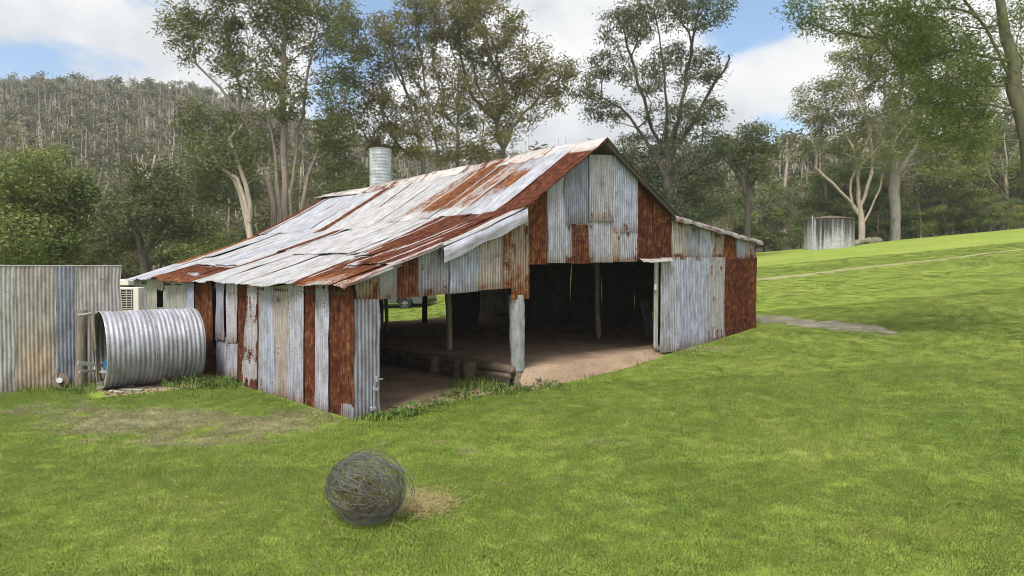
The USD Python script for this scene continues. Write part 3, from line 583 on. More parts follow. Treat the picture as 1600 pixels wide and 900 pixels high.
# hidden walls and interior
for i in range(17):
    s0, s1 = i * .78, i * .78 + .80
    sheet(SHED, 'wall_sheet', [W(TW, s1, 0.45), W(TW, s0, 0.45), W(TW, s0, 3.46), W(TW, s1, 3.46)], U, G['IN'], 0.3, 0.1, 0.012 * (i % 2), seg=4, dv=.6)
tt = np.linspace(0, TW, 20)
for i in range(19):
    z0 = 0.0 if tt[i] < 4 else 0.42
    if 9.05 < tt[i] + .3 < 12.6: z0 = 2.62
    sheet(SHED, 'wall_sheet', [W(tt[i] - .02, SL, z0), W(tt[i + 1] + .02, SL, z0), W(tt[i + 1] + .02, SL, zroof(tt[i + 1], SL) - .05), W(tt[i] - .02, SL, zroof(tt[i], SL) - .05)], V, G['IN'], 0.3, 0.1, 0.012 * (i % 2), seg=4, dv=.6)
s0 = sd(228, 500)[0]
for i in range(3): sheet(SHED, 'wall_sheet', [W(0, s0 - .05 + .4 * i, 0), W(0, s0 + .42 + .4 * i, 0), W(0, s0 + .42 + .4 * i, 2.3), W(0, s0 - .05 + .4 * i, 2.3)], NS, G['MG'], .35, .3, .012 * (i % 2), seg=4, dv=.5)
put(SHED, 'partition', box(W(4.6, 12.2, 1.5), 1.0, .05, 2.2, U, V, Z), DARKWOOD)
p0 = onplane(703, 508, W(0, 9.0, 0), V); p1 = onplane(748, 508, W(0, 9.0, 0), V)
for k in range(4):
    a, b = (p0[:2] + (p1 - p0)[:2] * k / 4), (p0[:2] + (p1 - p0)[:2] * (k + 1) / 4); put(SHED, 'partition_board', box(np.array([*((a + b) / 2), 1.45]), np.linalg.norm(b - a) - .012, .04, 1.95 - .05 * (k % 2), U, V, Z, .004), DARKWOOD)
p0 = onplane(750, 490, W(0, 11.6, 0), V); p1 = onplane(789, 490, W(0, 11.6, 0), V)
for k in range(11):
    a, b = (p0[:2] + (p1 - p0)[:2] * k / 11), (p0[:2] + (p1 - p0)[:2] * (k + 1) / 11); put(SHED, 'slat', box(np.array([*((a + b) / 2), 1.5]), np.linalg.norm(b - a) - .02, .03, 1.7, U, V, Z, .004), GREYBOARD)
p0 = onplane(1010, 515, W(0, 2.2, 0), V); p1 = onplane(1022, 515, W(0, 2.2, 0), V); zt_ = onplane(1016, 470, W(0, 2.2, 0), V)[2]
sheet(SHED, 'loose_sheet', [np.array([p0[0], p0[1], .52]), np.array([p1[0], p1[1], .52]), np.array([p1[0], p1[1], zt_]) + V * .25, np.array([p0[0], p0[1], zt_]) + V * .25], NF, G['MG'], .1, label='grey sheet leaning inside the right bay')
# top plates and rafters
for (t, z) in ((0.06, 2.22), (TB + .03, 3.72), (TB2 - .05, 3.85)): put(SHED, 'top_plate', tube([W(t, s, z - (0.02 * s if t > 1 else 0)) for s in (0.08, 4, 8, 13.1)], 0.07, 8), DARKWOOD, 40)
for s in (1.0, 4.2, 7.4, 10.6):
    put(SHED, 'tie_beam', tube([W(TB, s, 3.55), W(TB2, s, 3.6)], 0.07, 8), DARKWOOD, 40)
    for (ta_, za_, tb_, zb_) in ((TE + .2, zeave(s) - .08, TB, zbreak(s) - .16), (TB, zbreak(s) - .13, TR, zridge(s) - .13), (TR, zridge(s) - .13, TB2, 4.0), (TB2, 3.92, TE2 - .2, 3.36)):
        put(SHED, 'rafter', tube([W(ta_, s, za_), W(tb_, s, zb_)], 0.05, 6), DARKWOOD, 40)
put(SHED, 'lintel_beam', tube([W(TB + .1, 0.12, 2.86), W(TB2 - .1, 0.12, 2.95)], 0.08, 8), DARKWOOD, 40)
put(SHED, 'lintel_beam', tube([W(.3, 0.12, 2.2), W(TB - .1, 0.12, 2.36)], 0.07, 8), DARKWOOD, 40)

def post(P, r0, r1, m=POST, label=None):
    P = np.array(P); n = 9; k = np.linspace(0, 1, n); Q = np.stack([np.interp(k, np.linspace(0, 1, len(P)), P[:, i]) for i in range(3)], 1)
    Q[:, 0] += (noise(np.stack([k * 3, 0 * k + P[0, 0] * 9, 0 * k], -1), 1) - .5) * r0 * .5
    put(SHED, 'post', tube(Q, np.linspace(r0, r1, n) * (1 + .16 * (noise(np.stack([k * 6, 0 * k, 0 * k + P[0, 1]], -1), 4) - .5)), 12), m, 50, label=label)
# front post: sheet wrapped round timber, stump below
tp, zp = fr(815, 600)
tq, zq = fr(813, 468)
prof = np.linspace(0, 1, 16); Q = [W(tp + (tq - tp) * k, 0.12, 0.46 + (zq + .1 - 0.46) * k) for k in prof]
v_, f_ = tube(Q, 0.155 + .02 * (noise(np.stack([prof * 7, 0 * prof, 0 * prof], -1), 3) - .5) + 0.012 * prof, 20, False)
v_ = v_ + (fbm(v_ * 6.0, 3, 2)[:, None] - .5) * 0.05 * np.array([1, 1, 0])
put(SHED, 'post_sleeve', (v_, f_), METAL, True, st=np.stack([np.tile(np.linspace(0, 1, 20), 16), np.repeat(prof * 1.6, 20)], 1), tint=np.array((.33, .35, .36)), rust=0.33, rtone=0.3, label='pale dented sheet iron sleeve')
post([W(tp, .12, -0.05), W(tp, .12, 0.55)], .14, .13, WOOD)
post([W(tq, .12, 0.5), W(tq, .12, 3.8)], .09, .09, DARKWOOD)
# posts standing in the bays: foot pixel, height of the ground there, head pixel
def inpost(px0, py0, zf, px1, ztop, r, m=POST):
    b = onplane(px0, py0, np.array([0, 0, zf]), Z); s = (b - A) @ V; t = onplane(px1, 440, W(0, s, 0), V)
    top = np.array([t[0], t[1], ztop]); post([b - Z * .1, top], r, r * .85, m)
inpost(702, 546, .50, 698, 3.4, .085); inpost(936, 528, .52, 930, 3.7, .085); inpost(664, 503, .52, 664, 3.2, .11, DARKWOOD); inpost(605, 534, .1, 602, 2.6, .07); inpost(829, 516, .5, 828, 3.6, .12, DARKWOOD)
post([W(0.1, .12, -.1), W(0.1, .12, 2.2)], .08, .08, DARKWOOD); post([W(TB2 + .1, .12, .2), W(TB2 + .1, .12, 3.7)], .08, .08, DARKWOOD)
# rusted stove flue behind the ridge
c = at(594, 300, A[1] + 0.0); cs = 11.2; cp = onplane(594.5, 290, W(TR + 0.5, 0, 0), U); cp = cp * 1.0
rad = 16.5 / F * cp[1]
zt = onplane(594, 234, np.array([0, cp[1], 0]), np.array([0, 1.0, 0]))[2]; zb_ = 4.7
nz = 70; zz_ = np.linspace(zb_, zt, nz); v_, f_ = tube(np.stack([np.full(nz, cp[0]), np.full(nz, cp[1]), zz_], 1), rad + 0.008 * np.sin(zz_ * 2 * np.pi / 0.115) - 0.012 * (np.abs((zz_ - zb_) % 0.75) < .03), 40, False)
CH = thing('flue_pipe', 'wide corrugated galvanised chimney pipe rising behind the shed ridge', 'chimney', (cp[0], cp[1], zb_))
put(CH, 'pipe', (v_, f_), METAL, True, st=np.stack([np.repeat(zz_, 40) * .2, np.tile(np.linspace(0, 2, 40), nz)], 1), tint=np.array((.42, .47, .50)), rust=0.0, rtone=.4)
ring = trimesh.creation.annulus(rad - .015, rad + .018, .03); ring.apply_translation((cp[0], cp[1], zt)); put(CH, 'rim', ring, GALV, 40)

# ------------------------------------------------------------------ floors
def sgrid(t0, t1, s0, s1, nt, ns, fz, name, label, m):
    T, S = np.meshgrid(np.linspace(t0, t1, nt), np.linspace(s0, s1, ns)); T, S = T.ravel(), S.ravel()
    P = A + np.outer(T, U) + np.outer(S, V); P[:, 2] = fz(T, S, P)
    i = np.arange(ns - 1)[:, None] * nt + np.arange(nt - 1)[None]
    tag(stage.GetPrimAtPath(put(ROOT, name, (P, np.stack([i, i + 1, i + nt + 1, i + nt], -1).reshape(-1, 4)), m, True).path), label, 'floor', kind='structure')
def frough(P, a, sc=1.5): return (fbm(np.stack([P[:, 0] * sc, P[:, 1] * sc, 0 * P[:, 0]], -1), 4, 3) - .5) * a
def f_low(T, S, P):
    g = gz(P[:, 0], P[:, 1]); e = np.clip((S + .55) / .35, 0, 1)
    return np.where(S < -.05, g - .02, np.maximum(g + .03, .06)) + frough(P, .05)
sgrid(0.08, 4.0, -0.22, 13.2, 40, 80, f_low, 'sunken_floor', 'bare brown earth floor of the low left bay', DIRT)
def f_up(T, S, P):
    g = gz(P[:, 0], P[:, 1]); top = 0.50 + 0.0 * S; edge = np.clip((S + np.where(T > 9.3, 0.0, 0.42) - .25 * np.clip((T - 7.5) / 2, 0, 1)) / 0.45, 0, 1); edge = edge * edge * (3 - 2 * edge)
    e2 = np.clip((T - 4.0) / .12, 0, 1)
    return (g - .05) * (1 - edge) + edge * np.maximum(top, g + .04 * edge) + frough(P, .06) * (0.3 + edge) - .25 * (1 - e2)
sgrid(4.0, 14.2, -0.85, 13.2, 90, 100, f_up, 'raised_floor', 'trampled bare earth floor of the raised bay', DIRT)

# retaining log with stumps along the edge of the raised floor
LOGT = thing('retaining_log', 'rough log edging the raised earth floor inside the left bay', 'log', W(3.92, 0, .4))
k = np.linspace(0, 1, 26); Q = np.array([W(3.9 + .05 * math.sin(5 * a), .05 + 8.8 * a, .47 + .03 * math.sin(9 * a)) for a in k])
put(LOGT, 'log', tube(Q, .10 + .03 * (noise(np.stack([k * 12, 0 * k, 0 * k], -1), 2) - .5), 12), LOGM, True)
k = np.linspace(0, 1, 14); Q = np.array([W(3.86, .1 + 2.6 * a, .36 - .12 * a) for a in k]); put(LOGT, 'log', tube(Q, .07, 10), LOGM, True)
for px, py, h_, r_ in ((734, 590, .42, .17), (679, 578, .38, .13), (715, 588, .4, .10)):
    b = onplane(px, py, W(3.78, 0, 0), U)
    kk = np.linspace(0, 1, 7); put(LOGT, 'stump', tube([b + Z * (h_ * a - .05) for a in kk], r_ * (1 + .04 * np.cos(kk * 5)), 14), LOGM, 50)
for q in range(3): put(LOGT, 'plank', beam(W(3.82, .1 + q * 2.2, .22 - .02 * q), W(3.82, 2.2 + q * 2.2, .22 - .02 * q), .04, .22), DARKWOOD)

def rock(c, r, seed, flat=.7):
    m = trimesh.creation.icosphere(2, 1.0); v = np.array(m.vertices); v = v * (0.75 + .55 * fbm(v * 1.4 + seed * 7.7, 3, seed))[:, None] * np.array([1, .85, flat]) * r
    return v + np.asarray(c), np.array(m.faces)
STL = ['pale rounded stone against the foot of the wrapped front post', 'brown flat stone right of the wrapped front post', 'small stone in the grass below the front post', 'reddish stone on the earth ramp near the front post', 'low grey stone at the ramp edge furthest from the post']
for i, (px, py, r) in enumerate([(838, 580, .14), (848, 574, .11), (840, 592, .08), (856, 584, .07), (866, 580, .06)]):
    p = onplane(px, py, np.array([0, 0, .28]), Z); o = put(ROOT, 'stone', rock(p + Z * r * .2, r, i + 3), STONE, True); tag(stage.GetPrimAtPath(o.path), STL[i], 'stone')
p = onplane(1029, 548, np.array([0, 0, .42]), Z); tag(stage.GetPrimAtPath(put(ROOT, 'stone', rock(p + Z * .05, .12, 21), STONE, True).path), 'grey stone by the door jamb of the right bay', 'stone')
p = onplane(943, 529, np.array([0, 0, .52]), Z); tag(stage.GetPrimAtPath(put(ROOT, 'stone', rock(p + Z * .03, .10, 22), DARKWOOD, True).path), 'small dark lump beside the leaning inner post', 'stone')

# ------------------------------------------------------------------ left: iron fence, outbuilding, air conditioner, tank
P0 = onplane(0, 613, np.zeros(3), Z); FU = U
def fpx(px, py): return onplane(px, py, P0, np.array([FU[1], -FU[0], 0]))
FEN = thing('iron_fence', 'tall weathered corrugated iron fence left of the toppled tank', 'fence', P0); FN = np.array([FU[1], -FU[0], 0])
bounds = [(-150, -62, 'BE', .12), (-62, 24, (.43, .42, .42), .08), (22, 89, (.43, .40, .37), .06), (88, 119, (.27, .29, .36), .03), (117, 190, (.39, .37, .35), .08)]
for i, (a, b, tn, ru) in enumerate(bounds):
    q0, q1 = fpx(a, 500), fpx(b, 500); zt = fpx((a + b) / 2, 416)[2]
    tf_ = None if i != 2 else (lambda a, b: 1 + np.outer(np.exp(-((b - .2) / .22) ** 2) * np.sin(np.pi * a) ** .5, [.26, .05, -.18]))
    c0, c1 = q0.copy(), q1.copy(); c0[2] = gz(*q0[:2]) - .03; c1[2] = gz(*q1[:2]) - .03; d0, d1 = q0.copy(), q1.copy(); d0[2] = d1[2] = zt + .02 * (i % 2)
    sheet(FEN, 'fence_sheet', [c0, c1, d1, d0], FN, G[tn] if isinstance(tn, str) else tn, ru, .4, .012 * (i % 2), tintf=tf_, amp=.0065, label='blue grey newer sheet' if i == 3 else None)
q0, q1 = fpx(-150, 416), fpx(190, 416)
put(FEN, 'rail', beam(q0 - FN * .06 - Z * .05, q1 - FN * .06 - Z * .05, .05, .09), WOOD); put(FEN, 'rail', beam(q0 * [1, 1, 0] - FN * .06 + Z * .6, q1 * [1, 1, 0] - FN * .06 + Z * .6, .05, .09), WOOD)
put(FEN, 'capping', beam(q0 + Z * .015, q1 + Z * .015, .05, .025), GALV)
for px in (0, 90, 186): q = fpx(px, 500); put(FEN, 'post', box(q * [1, 1, 0] - FN * .13 + Z * 1.3, .1, .1, 2.7, FU, FN, Z, .01), WOOD)

# cream outbuilding peeping over between fence and shed
OB = at(150, 470, 24.0); OB[2] = gz(OB[0], OB[1]); rgt = at(203.5, 440, 23.0)
OBT = thing('cream_outbuilding', 'cream flat roofed outbuilding behind the iron fence', 'outbuilding', OB)
zt = at(203, 438, 23.0)[2]; zr = at(203, 446, 23)[2]
put(OBT, 'roof', box(np.array([rgt[0] - 2.0, 24.5, (zt + zr) / 2]), 4.0, 3.2, zt - zr, bev=.02), PLASTW)
put(OBT, 'wall', box(np.array([rgt[0] - 2.2, 24.6, zr / 2 - .003]), 3.9, 2.8, zr, bev=.01), GREYBOARD)
# outdoor unit of an air conditioner
D_ = 19.0; a0 = at(190, 485, D_); a1 = at(215, 449, D_); wx = .84; hh = a1[2] - at(215, 486, D_)[2]; cz = a1[2] - hh / 2; cx = a1[0] - wx / 2 + .02
AC = thing('air_conditioner', 'white outdoor air conditioner unit beside the fence end', 'air conditioner', (cx, D_, cz - hh / 2))
put(AC, 'case', box((cx, D_ + .17, cz), wx, .32, hh, bev=.02), PLASTW)
put(AC, 'grille', box((cx - .06, D_ + .003, cz), wx * .76, .012, hh * .86), BLACK)
for k in range(9): put(AC, 'slat', box((cx - .06, D_ - .008, cz - hh * .40 + hh * .8 * k / 8), wx * .76, .012, .012), PLASTW)
for k in range(5): put(AC, 'slat', box((cx - .06 - wx * .36 + wx * .72 * k / 4, D_ - .018, cz), .010, .010, hh * .84), PLASTW)
for sx in (-.3, .3): put(AC, 'foot', box((cx + sx, D_ + .17, cz - hh / 2 - .06), .06, .34, .12, bev=.006), BLACK)
STN = thing('timber_stand', 'rough timber stand under the air conditioner', 'stand', (cx, D_, 0)); zst = cz - hh / 2 - .12
put(STN, 'top', box((cx, D_ + .17, zst - .03), .9, .45, .058, bev=.006), WOOD)
for sx in (-.38, .38):
    for sy in (0, .34): put(STN, 'leg', box((cx + sx, D_ + sy, (zst - .06) / 2), .08, .08, zst - .06, bev=.006), WOOD)

# toppled corrugated tank
Lb = onplane(173, 606, np.array([0, 0, .03]), Z); R_ = .845; TL = 1.96
ax = U * math.cos(.05) + V * math.sin(.05) * -1; ax /= np.linalg.norm(ax); nrm_ = np.cross(Z, ax)
TC = Lb + Z * R_ - nrm_ * 0.06 + ax * .02 + np.array([-.235, -.03, 0])
TK = thing('toppled_tank', 'corrugated iron water tank lying on its side with its open end left', 'water tank', TC - Z * R_)
nx_ = 168; na_ = 72; xs_ = np.linspace(0, TL, nx_); an = np.linspace(0, 2 * np.pi, na_ + 1)
X_, A_ = np.meshgrid(xs_, an, indexing='ij'); rr = R_ + .010 * np.sin(2 * np.pi * X_ / .094) + .012 * np.sin(2 * A_ + .5) + (fbm(np.stack([np.cos(A_) * 1.5, np.sin(A_) * 1.5, X_ * 1.5], -1), 3, 8) - .5) * .05
rr = rr - 0.02 * np.exp(-X_ / .04) * 0
P = TC + X_[..., None] * ax + (rr * np.cos(A_))[..., None] * nrm_ + (rr * np.sin(A_))[..., None] * Z
ii = np.arange(nx_ - 1)[:, None] * (na_ + 1) + np.arange(na_)[None]; f = np.stack([ii, ii + 1, ii + na_ + 2, ii + na_ + 1], -1).reshape(-1, 4)
ru = .10 + .38 * np.exp(-((X_ - .95) / .02) ** 2) * (np.sin(A_) > -.3) + .18 * np.exp(-((X_ - 1.6) / .35) ** 2) * np.exp(-((np.sin(A_) + .1) / .2) ** 2)
put(TK, 'shell', (P.reshape(-1, 3), f), METAL, True, st=np.stack([X_.ravel() * .076 / .094, (A_ * R_).ravel() * .7 + 5], 1), tint=np.array((.34, .35, .40)) * (1 - .25 * np.clip(.3 - np.sin(A_), 0, 1)).ravel()[:, None], rust=ru.ravel() + .07, rtone=.5, rib=.45)  # shade of the underside painted into the tint
cap_c = TC + ax * TL; rows = [cap_c + ax * .03]; pr = P[-1, :-1]; n_ = len(pr)
put(TK, 'end_plate', (np.vstack([pr, (cap_c + ax * .03)[None]]), np.array([[j, (j + 1) % n_, n_] for j in range(n_)])), METAL, False, st=np.zeros((n_ + 1, 2)), tint=np.array(G['DG']), rust=.6, rtone=.3)
inn = P[:, :].reshape(-1, 3) - ((rr * 0 + .02)[..., None] * (np.cos(A_)[..., None] * nrm_ + np.sin(A_)[..., None] * Z)).reshape(-1, 3)
put(TK, 'lining', (inn, f[:, ::-1]), METAL, True, st=np.stack([X_.ravel() * .076 / .094, (A_ * R_).ravel() * .7 + 25], 1), tint=np.array((.13, .135, .115)), rust=.32, rtone=.2, rib=1.0, label='rusty inside of the tank, colour darkened for its shade')  # added inner shell, tinted dark for the shade inside the tank
put(TK, 'rim', tube(np.vstack([P[0, :], P[0, 1:2]]), .014, 8, False), GALV, True)
for k in range(7): put(TK, 'loose_strip', beam(TC + ax * (.05 + .04 * k) + nrm_ * (-.25 + .11 * k) - Z * (.80 - .008 * k * k), TC + ax * (.12 + .04 * k) + nrm_ * (-.32 + .11 * k) - Z * (.28 - .02 * k), .02, .09), GREYBOARD) if k < 3 else None
# blue bucket in the mouth of the tank
b = onplane(166, 574, TC + ax * .12, ax); b = b + ax * .05
BK = thing('blue_bucket', 'small blue plastic bucket in the mouth of the tank', 'bucket', b)
zz_ = np.array([0, .01, .10, .19, .19, .10, .02]); rr_ = np.array([.001, .075, .09, .105, .098, .084, .001]); m = trimesh.creation.revolve(np.stack([rr_, zz_], 1), sections=24); m.apply_translation(b - Z * .08); put(BK, 'body', m, BLUE, 40)
m = trimesh.creation.torus(.105, .009, 24, 8); m.apply_translation(b + Z * .11); put(BK, 'rim', m, BLUE, 40)
put(BK, 'ledge_board', box(b - Z * .10 + ax * .12, .55, .30, .03, ax, nrm_, Z), GREYBOARD)

# pipe frame with post and broken timber left of the tank
q = onplane(125, 590, np.zeros(3), Z); PFR = thing('pipe_frame', 'galvanised pipe frame fixed to a grey timber post beside the tank mouth', 'pipe frame', q)
Dp = fpx(126, 500)[1] - .32
def pp(px, py, d=0.0): return at(px, py, Dp + d)
put(PFR, 'pipe', tube([pp(122, 493, -.3), pp(152, 489), pp(168, 488, .5)], .035, 12), GALV, 40)
put(PFR, 'pipe', tube([pp(146, 486, -.12), pp(149, 540, -.1), pp(157, 600, -.1)], .03, 12), WOOD, 40)
put(PFR, 'bar', beam(pp(121, 567, -.35), pp(172, 572, .2), .03, .09), GALV)
put(PFR, 'pipe', tube([pp(124, 581, -.3), pp(152, 578, .1)], .032, 12), GALV, 40)
put(PFR, 'pipe', tube([pp(149, 545, -.15), pp(152, 600, -.15)], .018, 8), WOOD, 40)
kk = np.linspace(0, 1, 8); put(PFR, 'post', tube([pp(126 + 3 * a, 602 - 118 * a, .0) for a in kk], .12 - .02 * kk, 10), WOOD, 50)
q = fpx(111, 600) - FN * 0; q = q + np.array([.03, -.38, 0]); q[2] = float(gz(q[0], q[1])); HB = thing('machine_hub', 'old dark machinery hub lying against the fence beside the tank', 'machine part', q)
m = trimesh.creation.cylinder(.17, .16, sections=24); m.apply_transform(trimesh.transformations.rotation_matrix(1.3, (1, .4, 0))); m.apply_translation(q + Z * .16); put(HB, 'drum', m, LOGM, 40)
m = trimesh.creation.cylinder(.06, .34, sections=16); m.apply_transform(trimesh.transformations.rotation_matrix(1.3, (1, .4, 0))); m.apply_translation(q + Z * .16); put(HB, 'axle', m, GALV, 40)
m = trimesh.creation.cylinder(.02, .30, sections=8); m.apply_translation(q + np.array([-.05, -.08, .30])); put(HB, 'lever', m, GALV, 40)
# trodden earth under the tank
T_, S_ = np.meshgrid(np.linspace(-.5, TL + .2, 26), np.linspace(-1.25, .8, 22)); P = TC + T_.ravel()[:, None] * ax + S_.ravel()[:, None] * nrm_
ed = np.maximum(np.abs((T_.ravel() - 1.1) / 1.35), np.abs((S_.ravel() + .2) / 1.0)); P[:, 2] = gz(P[:, 0], P[:, 1]) + .022 - .06 * np.clip((ed - .75) / .3, 0, 1) + frough(P, .03, 3)
i_ = np.arange(21)[:, None] * 26 + np.arange(25)[None]
tag(stage.GetPrimAtPath(put(ROOT, 'bare_patch', (P, np.stack([i_, i_ + 1, i_ + 27, i_ + 26], -1).reshape(-1, 4)), DIRT, True).path), 'bare earth under the toppled tank', 'ground', kind='structure')
# debris on the ground under the tank
def slab(px, py, dpx, l_, w_, h_, rot, m, name, label, c, tilt=0.0):
    p = onplane(px, py, np.array([0, 0, .03]), Z); d = np.array([math.cos(rot), math.sin(rot), tilt]); d /= np.linalg.norm(d)
    o = put(ROOT, name, beam(p - d * l_ / 2 + Z * h_ / 2, p + d * l_ / 2 + Z * h_ / 2, w_, h_), m); tag(stage.GetPrimAtPath(o.path), label, c)
slab(252, 599, 0, .72, .22, .04, .75, WOOD, 'board', 'dark weathered board propped under the right half of the tank', 'board', .2)
slab(196, 604, 0, .38, .16, .07, .1, PALECONC, 'brick', 'pale flat brick in front of the tank mouth', 'brick')
slab(218, 598, 0, .20, .12, .10, .3, PALECONC, 'brick', 'pale brick standing under the middle of the tank', 'brick')
slab(206, 610, 0, .55, .12, .035, -.2, GREYBOARD, 'board', 'thin pale board lying nearest the lawn below the tank', 'board')
slab(182, 613, 0, .42, .09, .035, -.5, PALECONC, 'board', 'short pale broken board lying left below the tank', 'board')
slab(160, 606, 0, .5, .12, .03, .6, GREYBOARD, 'board', 'grey strip of board inside the tank mouth', 'board', .3)
slab(222, 607, 0, .3, .10, .03, .9, WOOD, 'board', 'small brown board end between the bricks and the lawn', 'board')

# ------------------------------------------------------------------ ball of old fencing wire
bc = onplane(565, 826, np.zeros(3), Z); bc[2] = float(gz(bc[0], bc[1])); RB = .405; BC = bc + Z * (RB * .86) + np.array([0, .2, 0])
WB = thing('wire_ball', 'tangled ball of old fencing wire lying on the lawn', 'wire ball', bc)
rw = np.random.default_rng(5); loops, rl = [], []
for i in range(120):
    n1 = rw.normal(size=3); 
    if i % 3: n1 = np.array([.25, .8, .5]) + rw.normal(size=3) * .42
    n1 /= np.linalg.norm(n1); e1 = np.cross(n1, [0.3, .2, 1]); e1 /= np.linalg.norm(e1); e2 = np.cross(n1, e1)
    off = rw.uniform(-.42, .42) * RB; rc = math.sqrt(RB ** 2 - off ** 2) * rw.uniform(.80, 1.03); a0 = rw.uniform(0, 6.28); span = rw.uniform(3.0, 7.5); a = np.linspace(a0, a0 + span, 44)
    w1 = .018 * np.sin(a * rw.integers(2, 6) + rw.uniform(0, 6)) + .012 * np.sin(a * rw.integers(5, 10) + 1)
    P = BC + n1 * (off + w1)[:, None] + (rc * (1 + w1))[:, None] * (np.cos(a)[:, None] * e1 + np.sin(a)[:, None] * e2)
    D_ = P - BC; D_ *= (1 + .12 * (fbm(D_ * 2.2 + 5, 2, 3) - .5))[:, None]; P = BC + D_ * [1.03, 1, .92] + 0
    P[:, 2] = np.maximum(P[:, 2], bc[2] + .012)
    (rl if i % 6 == 0 else loops).append(tube(P, rw.uniform(.0014, .0028), 4, False))
for i in range(7):                            # loose strands at the right
    a = np.linspace(-1.0 + .3 * i, 1.9 - .15 * i, 24); c_ = BC + np.array([.17 + .03 * (i % 3), -.1 + .07 * i, .02 - .04 * i]); P = c_ + np.stack([np.cos(a) * (.27 + .02 * (i % 2)), .05 * np.sin(a * 3 + i), np.sin(a) * (.28 + .02 * i)], 1)
    loops.append(tube(P, .003, 4, False))
n_ = 700; d = rw.normal(size=(n_, 3)); d /= np.linalg.norm(d, axis=1, keepdims=True); c = BC + d * (RB * .72 * rw.uniform(.2, 1, n_) ** .5)[:, None] * [1, 1, .8] - Z * .05; e = rw.normal(size=(n_, 3)); e /= np.linalg.norm(e, axis=1, keepdims=True); s_ = np.cross(e, d); L = rw.uniform(.02, .06, n_)[:, None]
v = np.stack([c - e * L, c + s_ * .008, c + e * L, c - s_ * .008], 1).reshape(-1, 3); k = np.arange(n_)[:, None] * 4
o_ = put(WB, 'leaf_litter', (v, np.concatenate([k + [[0, 1, 2]], k + [[0, 2, 3]]])), simple('dead_leaf', (.12, .09, .05), .9, .5, 14.0, bump=0.0)); tag(stage.GetPrimAtPath(o_.path), 'dead grass and leaves caught in the wire', kind='stuff')
put(WB, 'wire', cat(loops), WIRE, True); put(WB, 'rusty_wire', cat(rl), RUSTWIRE, True)
tag(stage.GetPrimAtPath(WB.path + '/wire'), kind='stuff'); tag(stage.GetPrimAtPath(WB.path + '/rusty_wire'), kind='stuff')

# ------------------------------------------------------------------ grass, straw, weeds
def blades(n, rad, hmin, hmax, w, lean, seed, seg=2):
    r = np.random.default_rng(seed); ang = r.uniform(0, 6.28, n); rr = rad * np.sqrt(r.uniform(0, 1, n)); b = np.stack([np.cos(ang) * rr, np.sin(ang) * rr, np.full(n, -.01)], 1)
    h = r.uniform(hmin, hmax, n); la = r.uniform(0, 6.28, n); ln = r.uniform(.2, 1, n) * lean; d = np.stack([np.cos(la), np.sin(la), 0 * la], 1); sa = r.uniform(0, 6.28, n); sv = np.stack([np.cos(sa), np.sin(sa), 0 * sa], 1) * (w / 2)
    m1 = b + d * (h * ln * .35)[:, None] + Z * (h * .6)[:, None]; tip = b + d * (h * ln)[:, None] + Z * (h * (1 - .3 * ln))[:, None]
    v = np.stack([b - sv, b + sv, m1 - sv * .7, m1 + sv * .7, tip], 1).reshape(-1, 3); k = np.arange(n)[:, None] * 5
    f = np.concatenate([k + [[0, 1, 3]], k + [[0, 3, 2]], k + [[2, 3, 4]]])
    return v, f
def inst(path, protos, pos, yaw, scl, idx, label, cat_, kind='stuff', tilt=None):
    pi = UsdGeom.PointInstancer.Define(stage, path); UsdGeom.Scope.Define(stage, path + '/prototypes'); targets = []
    for nm, parts in protos:
        x = UsdGeom.Xform.Define(stage, f'{path}/prototypes/{nm}')
        for pn, me, ma, sm_ in parts: put(Node(f'{path}/prototypes/{nm}', (0, 0, 0)), pn, me, ma, sm_, upn=.75 if ma is BLADE else 0)
        targets.append(x.GetPath())
    pi.CreatePrototypesRel().SetTargets(targets)
    pi.CreatePositionsAttr(Vt.Vec3fArray.FromNumpy(np.asarray(pos, np.float32))); pi.CreateProtoIndicesAttr(Vt.IntArray.FromNumpy(np.asarray(idx, np.int32)))
    q = np.zeros((len(yaw), 4), np.float32); q[:, 2] = np.sin(yaw / 2); q[:, 3] = np.cos(yaw / 2)
    pi.CreateOrientationsAttr(Vt.QuathArray([Gf.Quath(float(a[3]), float(a[0]), float(a[1]), float(a[2])) for a in q]))
    s = np.asarray(scl, np.float32); s = np.repeat(s[:, None], 3, 1) if s.ndim == 1 else s
    pi.CreateScalesAttr(Vt.Vec3fArray.FromNumpy(np.ascontiguousarray(s)))
    tag(pi, label, cat_, kind=kind); return pi
rg = np.random.default_rng(21)
def seen(n, y0, y1):                          # points spread over the visible ground, uniform per area
    y = np.sqrt(rg.uniform(y0 ** 2, y1 ** 2, n)); x = rg.uniform(-.80, .80, n) * y; return x, y
def free(x, y, m=0.0):
    d = np.stack([x, y], 1) - A[:2]; t = d @ U[:2]; s = d @ V[:2]
    fl = (t > -.05 - m) & (t < TW + .05 + m) & (s > -.02 - m) & (s < SL + m)
    wob = .35 * (noise(np.stack([x * 1.3, y * 1.3, 0 * x], -1), 5) - .5)
    fl |= (t > .3) & (t < 4.1) & (s > -.06 + wob * .6) & (s < 1); fl |= (t > 4.1) & (t < 9.4) & (s > -.36 + wob * .7 + .04 * (t - 4.1)) & (s < 1)
    d2 = np.stack([x, y], 1) - TC[:2]; a_ = d2 @ ax[:2]; b_ = d2 @ nrm_[:2]; fl |= (a_ > -.35) & (a_ < TL + .1) & (b_ > -1.15 + wob) & (b_ < .7)
    return ~fl
XS, YS, SC = [], [], []
